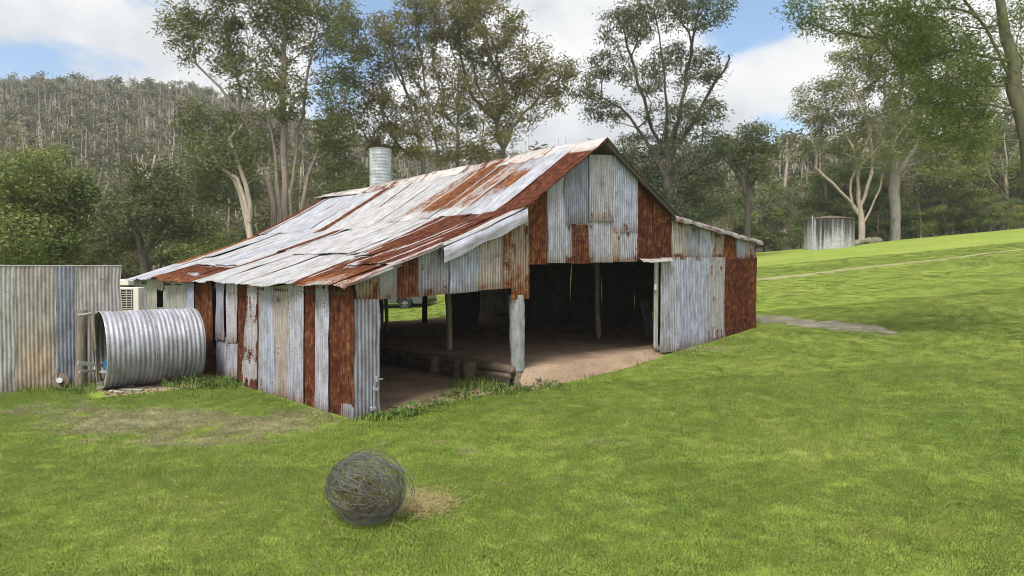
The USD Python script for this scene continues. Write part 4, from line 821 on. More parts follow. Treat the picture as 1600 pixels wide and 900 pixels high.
for (n_, y0, y1, sc) in ((46000, 4.9, 9.0, 1.0), (60000, 9.0, 15.0, 1.25), (60000, 15.0, 25.0, 1.7), (42000, 25, 42, 2.4)):
    x, y = seen(n_, y0, y1); k = free(x, y)
    # thinner where the ground is trodden
    th = np.ones(len(x))
    for (cx_, cy_, ro, rx, ry, am) in DRYSPOTS: th = np.minimum(th, 1 - .62 * am * np.clip(1.2 - np.hypot((x - cx_) / rx, (y - cy_) / ry), 0, 1))
    k &= rg.uniform(0, 1, len(x)) < th
    XS.append(x[k]); YS.append(y[k]); SC.append(sc * rg.uniform(.7, 1.3, k.sum()) * (.95 + .3 * fbm(np.stack([x[k] * .8, y[k] * .8, 0 * x[k]], -1), 3, 9)))
x, y, sc = map(np.concatenate, (XS, YS, SC)); n_ = len(x)
protos = [(f'tuft_{"abcdef"[k]}', [('blades', blades(34, .085, .010, .032, .0036, 1.0, 60 + k), BLADE, False)]) for k in range(6)]
s3 = np.stack([sc, sc, np.minimum(sc, 1.5) * rg.uniform(.8, 1.2, n_)], 1)
inst('/World/lawn_grass', protos, np.stack([x, y, gz(x, y)], 1), rg.uniform(0, 6.28, n_), s3, rg.integers(0, 6, n_), 'short mown grass blades over the lawn', 'grass')

# longer grass and weeds along the walls
LEAFW = mat('weed_leaf', {"g": ("geometry", {}), "r": ("rgb_ramp", {"ramp": [(0, (.08, .14, .03)), (.6, (.15, .225, .05)), (1, (.23, .29, .09))]}), "p": ("principled_bsdf", {"roughness": .5, "specular_ior_level": .3}), "t": ("translucent_bsdf", {}), "mx": ("mix_closure", {"fac": .3})},
            [("g.random_per_island", "r.fac"), ("r.color", "p.base_color"), ("r.color", "t.color"), ("p.BSDF", "mx.closure1"), ("t.BSDF", "mx.closure2")], surface='mx.closure')
def weed(px, py, rad, h, label, n_=120, leaf=.055, grass=60, zz=None):
    p = gp(px, py) if zz is None else onplane(px, py, np.array([0, 0, zz]), Z); r = np.random.default_rng(int(px * 7 + py)); w_ = thing('weed_clump', label, 'weeds', p, group=None)
    if n_:
        a = r.uniform(0, 6.28, n_); q = rad * np.sqrt(r.uniform(0, 1, n_)); c = p + np.stack([np.cos(a) * q, np.sin(a) * q * .8, h * r.uniform(.15, 1, n_) * (1 - .5 * (q / rad) ** 2)], 1)
        d = r.normal(size=(n_, 3)) * [1, 1, .3] + [0, 0, .25]; d /= np.linalg.norm(d, axis=1, keepdims=True); s_ = np.cross(d, r.normal(size=(n_, 3)) * .4 + Z); s_ /= np.linalg.norm(s_, axis=1, keepdims=True); L = leaf * r.uniform(.6, 1.3, n_)[:, None]
        v = np.stack([c, c + d * L * .45 + s_ * L * .36, c + d * L, c + d * L * .45 - s_ * L * .36], 1).reshape(-1, 3); k = np.arange(n_)[:, None] * 4; o_ = put(w_, 'leaves', (v, np.concatenate([k + [[0, 1, 2]], k + [[0, 2, 3]]])), LEAFW)
        tag(stage.GetPrimAtPath(o_.path), kind='stuff'); o_ = put(w_, 'stems', cat([tube([p + (c[i] - p) * [1, 1, 0] * .5, c[i]], .004, 3, False) for i in range(0, n_, 3)]), LEAFW); tag(stage.GetPrimAtPath(o_.path), kind='stuff')
    if grass:
        v, f = blades(grass, rad, h * .6, h * 1.5, .010, .9, int(px)); v = v * [1, .8, 1] + p; o_ = put(w_, 'grass', (v, f), BLADE, upn=.75); tag(stage.GetPrimAtPath(o_.path), kind='stuff')
weed(305, 604, .75, .26, 'bright green weeds between the tank and the rusty slab wall', 260, .07, 260)
weed(352, 604, .60, .22, 'green weeds at the wall left of the leaning pale sheet', 200, .06, 200)
weed(288, 592, .28, .36, 'tall thistle like weed touching the right end of the tank', 60, .13, 20)
weed(205, 616, .55, .12, 'low green weeds before the bricks of the tank', 90, .05, 200)
weed(130, 612, .5, .18, 'green tuft under the pipe frame', 80, .06, 200)
weed(60, 612, .35, .14, 'grass tuft against the fence foot', 0, .05, 160)
weed(612, 652, .42, .14, 'broad leaved weeds right of the grey corner sheet', 88, .085, 90)
weed(638, 645, .40, .16, 'broad leaved weeds in the mouth of the low bay', 93, .085, 60)
weed(680, 634, .40, .15, 'broad leaved weeds in the middle of the low bay mouth', 82, .08, 60)
weed(722, 622, .45, .20, 'broad leaved weeds before the retaining stumps', 93, .08, 120)
weed(745, 607, .60, .26, 'dark tall grass inside the low bay near the stumps', 40, .07, 420)
weed(790, 612, .55, .18, 'low leafy weeds left of the front post stump', 200, .07, 200)
weed(840, 604, .55, .16, 'low leafy weeds below the stones of the front post', 140, .07, 240)
weed(575, 657, .25, .12, 'grass tuft at the foot of the corner sheet', 20, .05, 120)
weed(905, 587, .6, .12, 'grass fringe along the earth ramp', 0, .05, 320); weed(985, 566, .6, .10, 'grass fringe near the right end of the ramp', 0, .05, 300)
weed(1075, 548, .6, .10, 'grass fringe at the foot of the pale right wall', 0, .05, 260); weed(1155, 530, .55, .10, 'grass fringe at the foot of the rusty right wall', 0, .05, 220)

for q, (px, py) in enumerate(((400, 617), (432, 624), (468, 633), (505, 643), (538, 652))):
    weed(px, py + 2, .30, .07, f'sparse grass at the foot of the long wall, {("leftmost", "second", "middle", "fourth", "rightmost")[q]} of five', 0, .04, 90)
# dead stalks scattered through the lawn
x, y = seen(4200, 4.9, 22); cl = fbm(np.stack([x * .4, y * .4, 0 * x + 5], -1), 3, 33); k = free(x, y) & (rg.uniform(0, 1, len(x)) < np.clip((cl - .40) * 4, .05, 1)); x, y = x[k], y[k]; n_ = len(x)
STALK = simple('dead_stalk', (.36, .31, .19), .8, .3, 20.0, bump=0.0)
inst('/World/dead_stalks', [(f'stalks_{"ab"[q]}', [('stalks', blades(7, .07, .02, .075, .004, 2.2, 90 + q), STALK, False)]) for q in range(2)], np.stack([x, y, gz(x, y)], 1), rg.uniform(0, 6.28, n_), rg.uniform(.6, 1.2, n_), rg.integers(0, 2, n_), 'dead straw coloured stalks scattered through the lawn', 'dead grass')

# dry straw beside the wire ball
STRAW = simple('straw', (.34, .26, .12), .8, .35, 20.0, bump=0.0)
sp = gp(655, 790); rs = np.random.default_rng(9); n_ = 620; c = sp + np.stack([rs.normal(size=n_) * .22, rs.normal(size=n_) * .24, rs.uniform(.005, .06, n_)], 1); c[:, 2] += gz(c[:, 0], c[:, 1]) - sp[2]
d = rs.normal(size=(n_, 3)) * [1, 1, .22]; d /= np.linalg.norm(d, axis=1, keepdims=True); L = rs.uniform(.05, .16, n_)[:, None]; s_ = np.cross(d, Z); s_ /= np.linalg.norm(s_, axis=1, keepdims=True)
v = np.stack([c - d * L - s_ * .002, c - d * L + s_ * .002, c + d * L + s_ * .0015, c + d * L - s_ * .0015], 1).reshape(-1, 3); k = np.arange(n_)[:, None] * 4
tag(stage.GetPrimAtPath(put(ROOT, 'dry_straw', (v, np.concatenate([k + [[0, 1, 2]], k + [[0, 2, 3]]])), STRAW).path), 'dry straw strewn right of the wire ball', 'straw', kind='stuff')

# gravel tracks: sheets following the ground
def track(name, pts, widths, label, m, lift=.012):
    n_ = 90; k = np.linspace(0, 1, n_); P = np.array([gp(*q) for q in pts]); kk = np.linspace(0, 1, len(pts)); C = np.stack([np.interp(k, kk, P[:, i]) for i in range(2)], 1); w_ = np.interp(k, kk, widths)
    T = np.gradient(C, axis=0); T /= np.linalg.norm(T, axis=1, keepdims=True); N_ = np.stack([-T[:, 1], T[:, 0]], 1); rows = []
    for j in np.linspace(-1, 1, 9):
        e = j * w_ * (1 + 1.3 * (fbm(np.stack([k * 26, 0 * k + np.sign(j) * 3, 0 * k], -1), 3, 5) - .5) * (abs(j) > .7)); q = C + N_ * e[:, None]; rows.append(np.stack([q[:, 0], q[:, 1], gz(q[:, 0], q[:, 1]) + lift * (1 if abs(j) < .9 else -1.5)], 1))
    v = np.vstack(rows); ii = np.arange(8)[:, None] * n_ + np.arange(n_ - 1)[None]
    tag(stage.GetPrimAtPath(put(ROOT, name, (v, np.stack([ii, ii + 1, ii + n_ + 1, ii + n_], -1).reshape(-1, 4)), m, True).path), label, 'track', kind='structure')
track('gravel_track', [(1150, 492), (1215, 500), (1290, 508), (1350, 514), (1400, 521)], [.3, .75, .8, .6, .1], 'grey gravel patch right of the shed', GRAVEL)
track('gravel_track', [(1150, 440), (1240, 432), (1340, 420), (1440, 409), (1600, 391)], [.6, .5, .38, .22, .12], 'worn wheel track crossing the slope to the right', WORN, .04)

# ------------------------------------------------------------------ concrete tank on the slope
cb = gp(1295, 389); dk = cb[1]; rT = 37 / F * dk; cc = cb * (1 + rT * .9 / dk); zbt = float(gz(cc[0], cc[1])) - .4; ztp = at(1295, 341, dk)[2]
CT = thing('concrete_tank', 'round stained concrete water tank on the slope under the gum trees', 'water tank', (cc[0], cc[1], zbt))
CONC = mat('stained_concrete', {"g": ("geometry", {}), "m": ("mapping", {"scale": (3.2, 3.2, .12)}), "n": ("noise_texture", {"scale": 1.3, "detail": 7.0, "roughness": .65}), "sx": ("separate_xyz", {}), "mr": ("map_range", {"from_min": ztp - 2.4, "from_max": ztp, "to_min": -.14, "to_max": .16}), "ad": ("math", {"math_type": "add"}),
    "r": ("rgb_ramp", {"ramp": [(.36, (.42, .42, .43)), (.48, (.30, .30, .30)), (.57, (.12, .115, .11)), (.68, (.04, .038, .036))]}), "n2": ("noise_texture", {"scale": 5.0, "detail": 5.0}), "r2": ("rgb_ramp", {"ramp": [(.3, (.75, .75, .75)), (.7, (1.1, 1.1, 1.1))]}), "mm": ("mix", {"mix_type": "multiply", "fac": 1.0}), "p": ("principled_bsdf", {"roughness": .9, "specular_ior_level": .2})},
    [("g.position", "m.vector"), ("m.vector", "n.vector"), ("g.position", "sx.vector"), ("sx.z", "mr.value"), ("n.fac", "ad.value1"), ("mr.result", "ad.value2"), ("ad.value", "r.fac"), ("g.position", "n2.vector"), ("n2.fac", "r2.fac"), ("r.color", "mm.color1"), ("r2.color", "mm.color2"), ("mm.color", "p.base_color")])
m = trimesh.creation.cylinder(rT, ztp - zbt, sections=64); m.apply_translation((cc[0], cc[1], (ztp + zbt) / 2)); put(CT, 'wall', m, CONC, 40)
m = trimesh.creation.revolve(np.array([[0, .30], [.3, .285], [rT + .03, .06], [rT + .03, 0], [0, 0]])[::-1], sections=64); m.apply_translation((cc[0], cc[1], ztp)); put(CT, 'roof', m, LOGM, 40)
p = cc + np.array([-rT * .92, -rT * .45, 0]); put(CT, 'pipe', tube([[p[0], p[1], zbt], [p[0], p[1], ztp + .25]], .05, 8), GALV, 40)
# low stone bank right of the tank
rb = np.random.default_rng(31)
BKN = thing('stone_bank', 'low bank of mossy stones right of the concrete tank', 'stone bank', gp(1365, 382)); parts = []
for i in range(34):
    px = 1334 + 62 * i / 34 + rb.uniform(-3, 3); p = gp(px, 384 - 9 * (px - 1334) / 62); put(BKN, 'stone', rock(p + np.array([0, rb.uniform(0, 1.5), .12]), rb.uniform(.25, .5), i, .7), GABION, True)

# ------------------------------------------------------------------ car behind the shed
wr = onplane(632, 484.5, np.array([0, 0, .5]), Z)
for _ in range(8): wr = onplane(632, 484.5, np.array([0, 0, float(gz(wr[0], wr[1]))]), Z)
CD = np.array([-.97, .24, 0]); CD /= np.linalg.norm(CD); CN = np.array([-CD[1], CD[0], 0]); CN = CN if CN[1] > 0 else -CN; RW = .37
rear = wr.copy(); zc = wr[2]
CAR = thing('parked_car', 'dark parked utility vehicle on the grass behind the shed', 'car', rear)
def cp_(x, y, z): return rear + CD * x + CN * y + Z * z     # x forward from the rear axle, y across
from shapely.geometry import Polygon, Point
def extr(poly, w0, w1):
    m = trimesh.creation.extrude_polygon(poly, w1 - w0, engine='earcut'); v = np.array(m.vertices); return np.array([cp_(a, w0 + c_, b) for a, b, c_ in v]), np.array(m.faces)
body = Polygon([(-1.0, .42), (-1.05, .62), (-1.0, 1.05), (-.9, 1.12), (2.95, 1.12), (4.05, 1.0), (4.15, .75), (4.1, .42)]).buffer(.06).buffer(-.0)
for x_ in (0, 3.1): body = body.difference(Point(x_, RW - .02).buffer(.46))
put(CAR, 'body', extr(body, 0.03, 1.80), CARPAINT); cab = Polygon([(-.85, 1.15), (-.65, 1.75), (1.9, 1.80), (2.85, 1.15)]).buffer(.05)
put(CAR, 'cabin', extr(cab, .16, 1.67), CARPAINT)
for q, (a, b) in enumerate((((-.55, .55)), ((.62, 1.55)))): put(CAR, 'window', extr(Polygon([(a, 1.22), (a + .05, 1.68), (b, 1.70), (b + .1, 1.22)]), .14, .157), GLASS)
put(CAR, 'window', extr(Polygon([(1.65, 1.22), (1.65, 1.70), (1.95, 1.70), (2.5, 1.22)]), .14, .157), GLASS)
for x_ in (0, 3.1):
    for y_ in (0.10, 1.73):
        m = trimesh.creation.torus(RW - .10, .115, 36, 14); M4 = np.eye(4); M4[:3, 0], M4[:3, 1], M4[:3, 2], M4[:3, 3] = CD, Z, CN, cp_(x_, y_, RW - .015); m.apply_transform(M4); w_ = put(CAR, 'wheel', m, TYRE, 50)
        m = trimesh.creation.annulus(.19, .235, .16); m.apply_transform(M4); put(w_, 'rim', m, ALLOY, 40)
        m = trimesh.creation.cylinder(.065, .17); m.apply_transform(M4); put(w_, 'hub', m, ALLOY, 40)
        for k in range(6):
            a = k * math.pi / 3; d = CD * math.cos(a) + Z * math.sin(a); put(w_, 'spoke', beam(cp_(x_, y_, RW - .015) + d * .06, cp_(x_, y_, RW - .015) + d * .2, .15, .055, up=np.cross(d, CN)), ALLOY)
for y_ in (.2, 1.62): put(CAR, 'tail_lamp', box(cp_(-1.08, y_, .95), .05, .16, .22, CD, CN, Z, .01), LAMP)
put(CAR, 'bumper', box(cp_(-1.10, .915, .5), .12, 1.7, .16, CD, CN, Z, .03), BLACK); put(CAR, 'bumper', box(cp_(4.18, .915, .5), .1, 1.7, .2, CD, CN, Z, .03), BLACK)

# ------------------------------------------------------------------ trees
def leafmat(name, c0, c1, c2, tr=.3):
    return mat(name, {"g": ("geometry", {}), "o": ("object_info", {}), "r": ("rgb_ramp", {"ramp": [(0, c0), (.55, c1), (1, c2)]}), "r2": ("rgb_ramp", {"ramp": [(0, (.80, .78, .80)), (.5, (1, 1, 1)), (1, (1.2, 1.12, 1.0))]}), "mm": ("mix", {"mix_type": "multiply", "fac": 1.0}),
        "nz": ("noise_texture", {"scale": .55, "detail": 3.0}), "r3": ("rgb_ramp", {"ramp": [(.35, (.8, .86, .82)), (.65, (1.25, 1.14, 1.0))]}), "m3": ("mix", {"mix_type": "multiply", "fac": 1.0}),
        "p": ("principled_bsdf", {"roughness": .5, "specular_ior_level": .35}), "t": ("translucent_bsdf", {}), "mx": ("mix_closure", {"fac": tr})},
        [("g.random_per_island", "r.fac"), ("o.random", "r2.fac"), ("r.color", "mm.color1"), ("r2.color", "mm.color2"), ("g.position", "nz.vector"), ("nz.fac", "r3.fac"), ("mm.color", "m3.color1"), ("r3.color", "m3.color2"), ("m3.color", "p.base_color"), ("m3.color", "t.color"), ("p.BSDF", "mx.closure1"), ("t.BSDF", "mx.closure2")], surface='mx.closure')
LF_OLIVE = leafmat('leaf_olive', (0.118, 0.141, 0.056), (0.208, 0.233, 0.094), (0.355, 0.334, 0.140))
LF_YEL = leafmat('leaf_yellow_olive', (.150, .145, .055), (.235, .222, .085), (.34, .30, .125))
LF_DARK = leafmat('leaf_dark', (0.099, 0.127, 0.058), (0.171, 0.207, 0.092), (0.264, 0.287, 0.130))
LF_GREEN = leafmat('leaf_green', (0.138, 0.181, 0.057), (0.221, 0.268, 0.089), (0.320, 0.349, 0.131))
LF_FEATH = leafmat('leaf_feather', (0.088, 0.137, 0.032), (0.136, 0.197, 0.050), (0.197, 0.249, 0.071), .4)
LF_GREY = leafmat('leaf_grey', (0.140, 0.149, 0.084), (0.225, 0.232, 0.133), (0.300, 0.294, 0.176))
LF_BUSH = leafmat('leaf_bush', (0.142, 0.172, 0.050), (0.226, 0.259, 0.080), (0.336, 0.356, 0.120))
def bark(name, c0, c1): return simple(name, tuple((np.array(c0) + c1) / 2), .9, .35, 2.2, stretch=(5, 5, .6), bump=.5, bscale=14)
BK_BROWN = bark('bark_brown', (.19, .15, .13), (.30, .25, .22)); BK_PALE = bark('bark_pale', (.30, .25, .20), (.46, .39, .32)); BK_DARK = bark('bark_dark', (.05, .042, .036), (.10, .085, .07)); BK_GREY = bark('bark_grey', (.21, .19, .165), (.32, .29, .25)); BK_MOSS = bark('bark_moss', (.085, .085, .05), (.15, .14, .09)); BK_DGREY = bark('bark_dark_grey', (.11, .095, .08), (.20, .175, .15))

def grow(stems, targets, bf=.35, rng=None, down=.6):
    """joins every target to the stems by short, direct branches; returns node positions and parents"""
    pos, par, plen = [], [], []
    for st_ in stems:
        P = np.asarray(st_, float); n_ = max(3, int(np.linalg.norm(np.diff(P, axis=0), axis=1).sum() / .8)); kk = np.linspace(0, 1, len(P)); k = np.linspace(0, 1, n_)
        Q = np.stack([np.interp(k, kk, P[:, i]) for i in range(3)], 1)
        if n_ > 4:
            for _ in range(3): Q[1:-1] = .5 * Q[1:-1] + .25 * (Q[:-2] + Q[2:])
        Q[1:] += rng.normal(size=(n_ - 1, 3)) * .05
        pp_ = -1; base = 0.0
        if pos:
            d = np.linalg.norm(np.array(pos) - Q[0], axis=1); j = int(d.argmin())
            if d[j] < 1.2: pp_ = j; base = plen[j]; Q[0] = pos[j] + (Q[0] - pos[j]) * .3
        for i in range(n_):
            pos.append(Q[i]); par.append(pp_); plen.append(base + i * .8); pp_ = len(pos) - 1
    T = np.asarray(targets); N0 = len(pos); pos = np.array(pos); plen = np.array(plen)
    pos = np.vstack([pos, np.zeros((len(T), 3))]); plen = np.concatenate([plen, np.zeros(len(T))]); n_ = N0
    tree_, tl = pos[:N0], plen[:N0]; D = np.linalg.norm(T[:, None] - tree_[None], axis=2) + bf * tl[None] + down * np.maximum(0, tree_[None, :, 2] - T[:, None, 2] + .15)
    best = D.min(1); bi = D.argmin(1); left = np.ones(len(T), bool)
    for _ in range(len(T)):
        i = int(np.where(left, best, 1e9).argmin()); left[i] = False; j = bi[i]; pos[n_] = T[i]; par.append(int(j)); plen[n_] = plen[j] + np.linalg.norm(T[i] - pos[j])
        d = np.linalg.norm(T - pos[n_], axis=1) + bf * plen[n_] + down * np.maximum(0, pos[n_, 2] - T[:, 2] + .15); u_ = left & (d < best); best[u_] = d[u_]; bi[u_] = n_; n_ += 1
    return pos, np.array(par), N0

def skeleton(stems, targets, r0, rtip, rng, sides=7, bf=.35, maxsides=12, limbcap=None):
    pos, par, N0 = grow(stems, targets, bf, rng); n_ = len(pos); kids = [[] for _ in range(n_)]
    for i, p in enumerate(par):
        if p >= 0: kids[p].append(i)
    order = []; stack = [i for i in range(n_) if par[i] < 0]
    while stack: i = stack.pop(); order.append(i); stack += kids[i]
    w_ = np.ones(n_)
    for i in reversed(order):
        if kids[i]: w_[i] = sum(w_[c] for c in kids[i])
    roots = [i for i in range(n_) if par[i] < 0]; wmax = max(w_[i] for i in roots); ex = math.log(r0 / rtip) / max(math.log(wmax), .1); rad = rtip * w_ ** ex
    if limbcap: n0 = max(3, int(np.linalg.norm(np.diff(np.asarray(stems[0]), axis=0), axis=1).sum() / .8)); rad[n0:] = np.minimum(rad[n0:], limbcap)
    for i in order:                            # smooth side branches a little
        if i >= N0 and kids[i] and par[i] >= 0: c = max(kids[i], key=lambda k: w_[k]); pos[i] = .5 * pos[i] + .25 * (pos[par[i]] + pos[c])
    parts = []; heads = [(i, None) for i in roots]
    while heads:
        i, fr_ = heads.pop(); path = [i]; 
        while kids[path[-1]]:
            c = path[-1] + 1 if path[-1] + 1 < N0 and par[path[-1] + 1] == path[-1] else max(kids[path[-1]], key=lambda k: w_[k]); heads += [(k, path[-1]) for k in kids[path[-1]] if k != c]; path.append(c)
        P = [pos[k] for k in path]; R = [rad[k] for k in path]
        if fr_ is not None: P = [pos[fr_]] + P; R = [min(rad[fr_] * .8, R[0] * 1.15)] + R
        if len(P) < 2: continue
        P, R = np.array(P), np.array(R)
        for q in range(1, len(R)): R[q] = max(R[q], R[q - 1] * .84)      # limbs taper, they never step
        if len(P) == 2: P = np.array([P[0], (P[0] + P[1]) / 2 + rng.normal(size=3) * .05 * np.linalg.norm(P[1] - P[0]) + Z * .04 * np.linalg.norm(P[1] - P[0]), P[1]]); R = np.array([R[0], (R[0] + R[1]) / 2, R[1]])
        parts.append(tube(P, R, int(np.clip(3 + R.max() / .03, 3, maxsides)), False))
    return cat(parts), pos

def leaves(centers, rad, n_each, L, wd, droop, rng, flat=.7):
    n_ = len(centers) * n_each; c = np.repeat(centers, n_each, 0) + rng.normal(size=(n_, 3)) * np.array([1, 1, flat]) * np.repeat(np.broadcast_to(rad, (len(centers),)), n_each)[:, None] * .62
    d = rng.normal(size=(n_, 3)); d[:, 2] = d[:, 2] * .6 - droop; d /= np.linalg.norm(d, axis=1, keepdims=True); s_ = np.cross(d, rng.normal(size=(n_, 3))); s_ /= np.linalg.norm(s_, axis=1, keepdims=True) + 1e-9
    l_ = (L * rng.uniform(.6, 1.35, n_))[:, None]; v = np.stack([c, c + d * l_ * .45 + s_ * wd * .5, c + d * l_, c + d * l_ * .45 - s_ * wd * .5], 1).reshape(-1, 3); k = np.arange(n_)[:, None] * 4
    return v.astype(np.float32), np.concatenate([k + [[0, 1, 2]], k + [[0, 2, 3]]])

def clumps(blobs, D, n_, rng, depthk=1.0, jitter=.0, hollow=.35):
    out = []; ar = np.array([b[2] * b[3] for b in blobs], float); cnt = np.maximum(3, (n_ * ar / ar.sum())).astype(int)
    for (px, py, rx, ry, *dd), m in zip(blobs, cnt):
        c = at(px, py, D); sc = D / F; d = rng.normal(size=(m, 3)); d /= np.linalg.norm(d, axis=1, keepdims=True); r = (hollow + (1 - hollow) * rng.uniform(0, 1, m) ** .5)
        dz = dd[0] if dd else rng.uniform(-.7, .7) * depthk
        out.append(c + d * r[:, None] * np.array([rx * sc, max(rx, ry) * .8 * sc * depthk, ry * sc]) + np.array([0, dz * rx * sc, 0]))
    return np.vstack(out)

def tree(name, label, D, base, stems, blobs, n_clump, n_leaf, leaf, crad, lmat, bmat, r0, rtip=.012, droop=.5, group=None, seed=1, bf=.35, bare=0, limbcap=None):
    rng = np.random.default_rng(seed); bp = at(base, 450, D); bp[2] = float(height(bp[0], bp[1]))
    S = []
    for st_ in stems:
        P = [at(px, py, D) + np.array([0, dy, 0]) for (px, py, *dy_) in st_ for dy in [dy_[0] if dy_ else 0.0]]
        S.append(P)
    S = [np.array(s) for s in S]
    S[0][0] = bp - Z * .3
    for s in S[1:]:
        if s[0][2] < bp[2] + 1.2: s[0][2] = bp[2] - .3
    C = clumps(blobs, D, n_clump, rng) if blobs else np.zeros((0, 3)); B = clumps(bare, D, 60, rng) if bare else np.zeros((0, 3))
    t = thing(name, label, 'tree', bp, group); sk, pos = skeleton(S, np.vstack([C, B]), r0, rtip, rng, bf=bf, limbcap=limbcap)
    put(t, 'trunk', sk, bmat, True)
    if len(C): put(t, 'crown', leaves(C, crad, n_leaf, leaf[0], leaf[1], droop, rng), lmat)
    return t

tree('gum_tree', 'tall many stemmed gum tree behind the far end of the shed roof', 38, 446,
     [[(440, 450), (438, 330), (428, 220), (400, 110), (378, 20)], [(452, 450), (456, 300), (470, 180), (492, 60), (500, -30)], [(446, 450), (447, 280), (441, 150), (446, 20), (440, -40)], [(460, 450), (472, 310), (505, 215), (545, 150)], [(434, 450), (425, 300), (395, 200), (330, 120)]],
     [(325, 60, 62, 48), (290, 40, 32, 34), (400, 10, 90, 48), (480, 30, 78, 55), (535, 70, 24, 80), (520, 140, 30, 50), (400, 115, 60, 45), (330, 215, 60, 50), (385, 205, 45, 40), (515, 215, 40, 40), (315, 285, 50, 38), (525, 275, 45, 40), (360, 295, 50, 40), (300, 180, 30, 30), (345, -20, 60, 30), (440, -40, 90, 40), (450, 150, 40, 40), (530, 210, 30, 30)],
     900, 58, (.25, .065), .44, LF_OLIVE, BK_BROWN, .33, seed=11, limbcap=.20)
tree('gum_tree', 'broad spreading gum tree behind the middle of the shed roof', 42, 715,
     [[(712, 450), (714, 230), (718, 120), (690, 10)], [(662, 450), (663, 260), (642, 160), (598, 50)], [(705, 450), (690, 250), (665, 150), (652, 30)], [(745, 450), (752, 230), (762, 150), (792, 40)], [(760, 450), (778, 250), (805, 190), (862, 130), (892, 108)]],
     [(595, 85, 42, 45), (640, 40, 60, 38), (700, 25, 70, 42), (690, 100, 70, 45), (760, 45, 60, 42), (805, 90, 55, 45), (855, 115, 42, 36), (585, 150, 38, 40), (640, 180, 60, 38), (740, 160, 55, 45), (805, 165, 48, 40), (865, 150, 26, 22), (615, 218, 50, 28), (690, 230, 60, 28), (770, 225, 40, 25), (730, -20, 70, 30), (885, 108, 18, 14), (560, 185, 25, 20)],
     900, 60, (.26, .065), .44, LF_YEL, BK_DGREY, .27, seed=12, limbcap=.15)
tree('gum_tree', 'dark branching gum tree rising behind the gable', 45, 1045,
     [[(1045, 450), (1045, 285), (1042, 220), (1040, 120), (1022, 10)], [(1043, 285), (1005, 205), (962, 160), (908, 135)], [(1045, 265), (1062, 180), (1078, 90), (1092, 10)], [(1050, 240), (1085, 190), (1112, 140), (1140, 90)], [(1046, 290), (1090, 262), (1125, 250)], [(1040, 250), (1010, 170), (985, 90), (975, 40)]],
     [(975, 45, 42, 35), (1030, 12, 58, 30), (1090, 25, 45, 35), (955, 95, 36, 22), (918, 150, 30, 18), (1000, 130, 36, 22), (1060, 95, 42, 36), (1100, 105, 20, 40), (958, 172, 42, 18), (1100, 172, 30, 26), (1045, 180, 45, 26), (995, 230, 55, 28), (1080, 230, 55, 32), (1128, 225, 20, 22), (1050, 290, 70, 38), (1110, 300, 45, 40), (1000, 285, 35, 36), (930, 120, 20, 12), (1050, 330, 70, 28)],
     820, 52, (.25, .07), .42, LF_DARK, BK_DARK, .40, seed=13, limbcap=.17, bare=[(1135, 110, 12, 30)])
tree('gum_tree', 'small slender gum tree right of the shed lean-to', 48, 1167,
     [[(1167, 450), (1166, 325), (1171, 285), (1178, 225)], [(1168, 320), (1150, 270), (1140, 255)], [(1170, 300), (1190, 260), (1203, 235)], [(1167, 350), (1195, 335)]],
     [(1180, 213, 30, 22), (1160, 243, 24, 18), (1202, 240, 15, 20), (1180, 262, 30, 18), (1150, 230, 12, 14)], 120, 60, (.26, .075), .5, LF_DARK, BK_DARK, .22, seed=14)
tree('gum_tree', 'pale limbed sparse gum tree just behind the concrete tank', 56, 1346,
     [[(1346, 450), (1345, 330), (1338, 280), (1352, 220), (1385, 150)], [(1344, 332), (1322, 300), (1292, 285), (1275, 262)], [(1347, 320), (1366, 262), (1362, 200), (1330, 140)], [(1348, 350), (1373, 308), (1378, 280)], [(1340, 345), (1328, 310), (1330, 280)]],
     [(1280, 150, 42, 26), (1322, 138, 38, 22), (1258, 180, 30, 18), (1332, 190, 42, 28), (1382, 200, 38, 36), (1292, 222, 42, 22), (1352, 250, 45, 26), (1290, 190, 30, 20)], 420, 34, (.28, .07), .45, LF_OLIVE, BK_PALE, .25, seed=15)
tree('gum_tree', 'large straight trunked gum tree beside the stone bank', 58, 1397,
     [[(1397, 450), (1397, 310), (1399, 272), (1394, 210), (1412, 110)], [(1400, 275), (1430, 232), (1472, 170), (1500, 130)], [(1397, 265), (1370, 200), (1338, 150)], [(1396, 220), (1380, 150), (1385, 90)]],
     [(1400, 40, 66, 34), (1455, 72, 56, 36), (1340, 75, 36, 26), (1400, 85, 65, 36), (1342, 112, 38, 26), (1450, 112, 60, 36), (1400, 150, 60, 36), (1480, 160, 60, 40), (1440, 212, 70, 36), (1520, 210, 50, 46), (1352, 222, 36, 26), (1545, 150, 40, 40), (1470, 260, 50, 26)], 900, 58, (.30, .08), .50, LF_BUSH, BK_GREY, .42, seed=16)
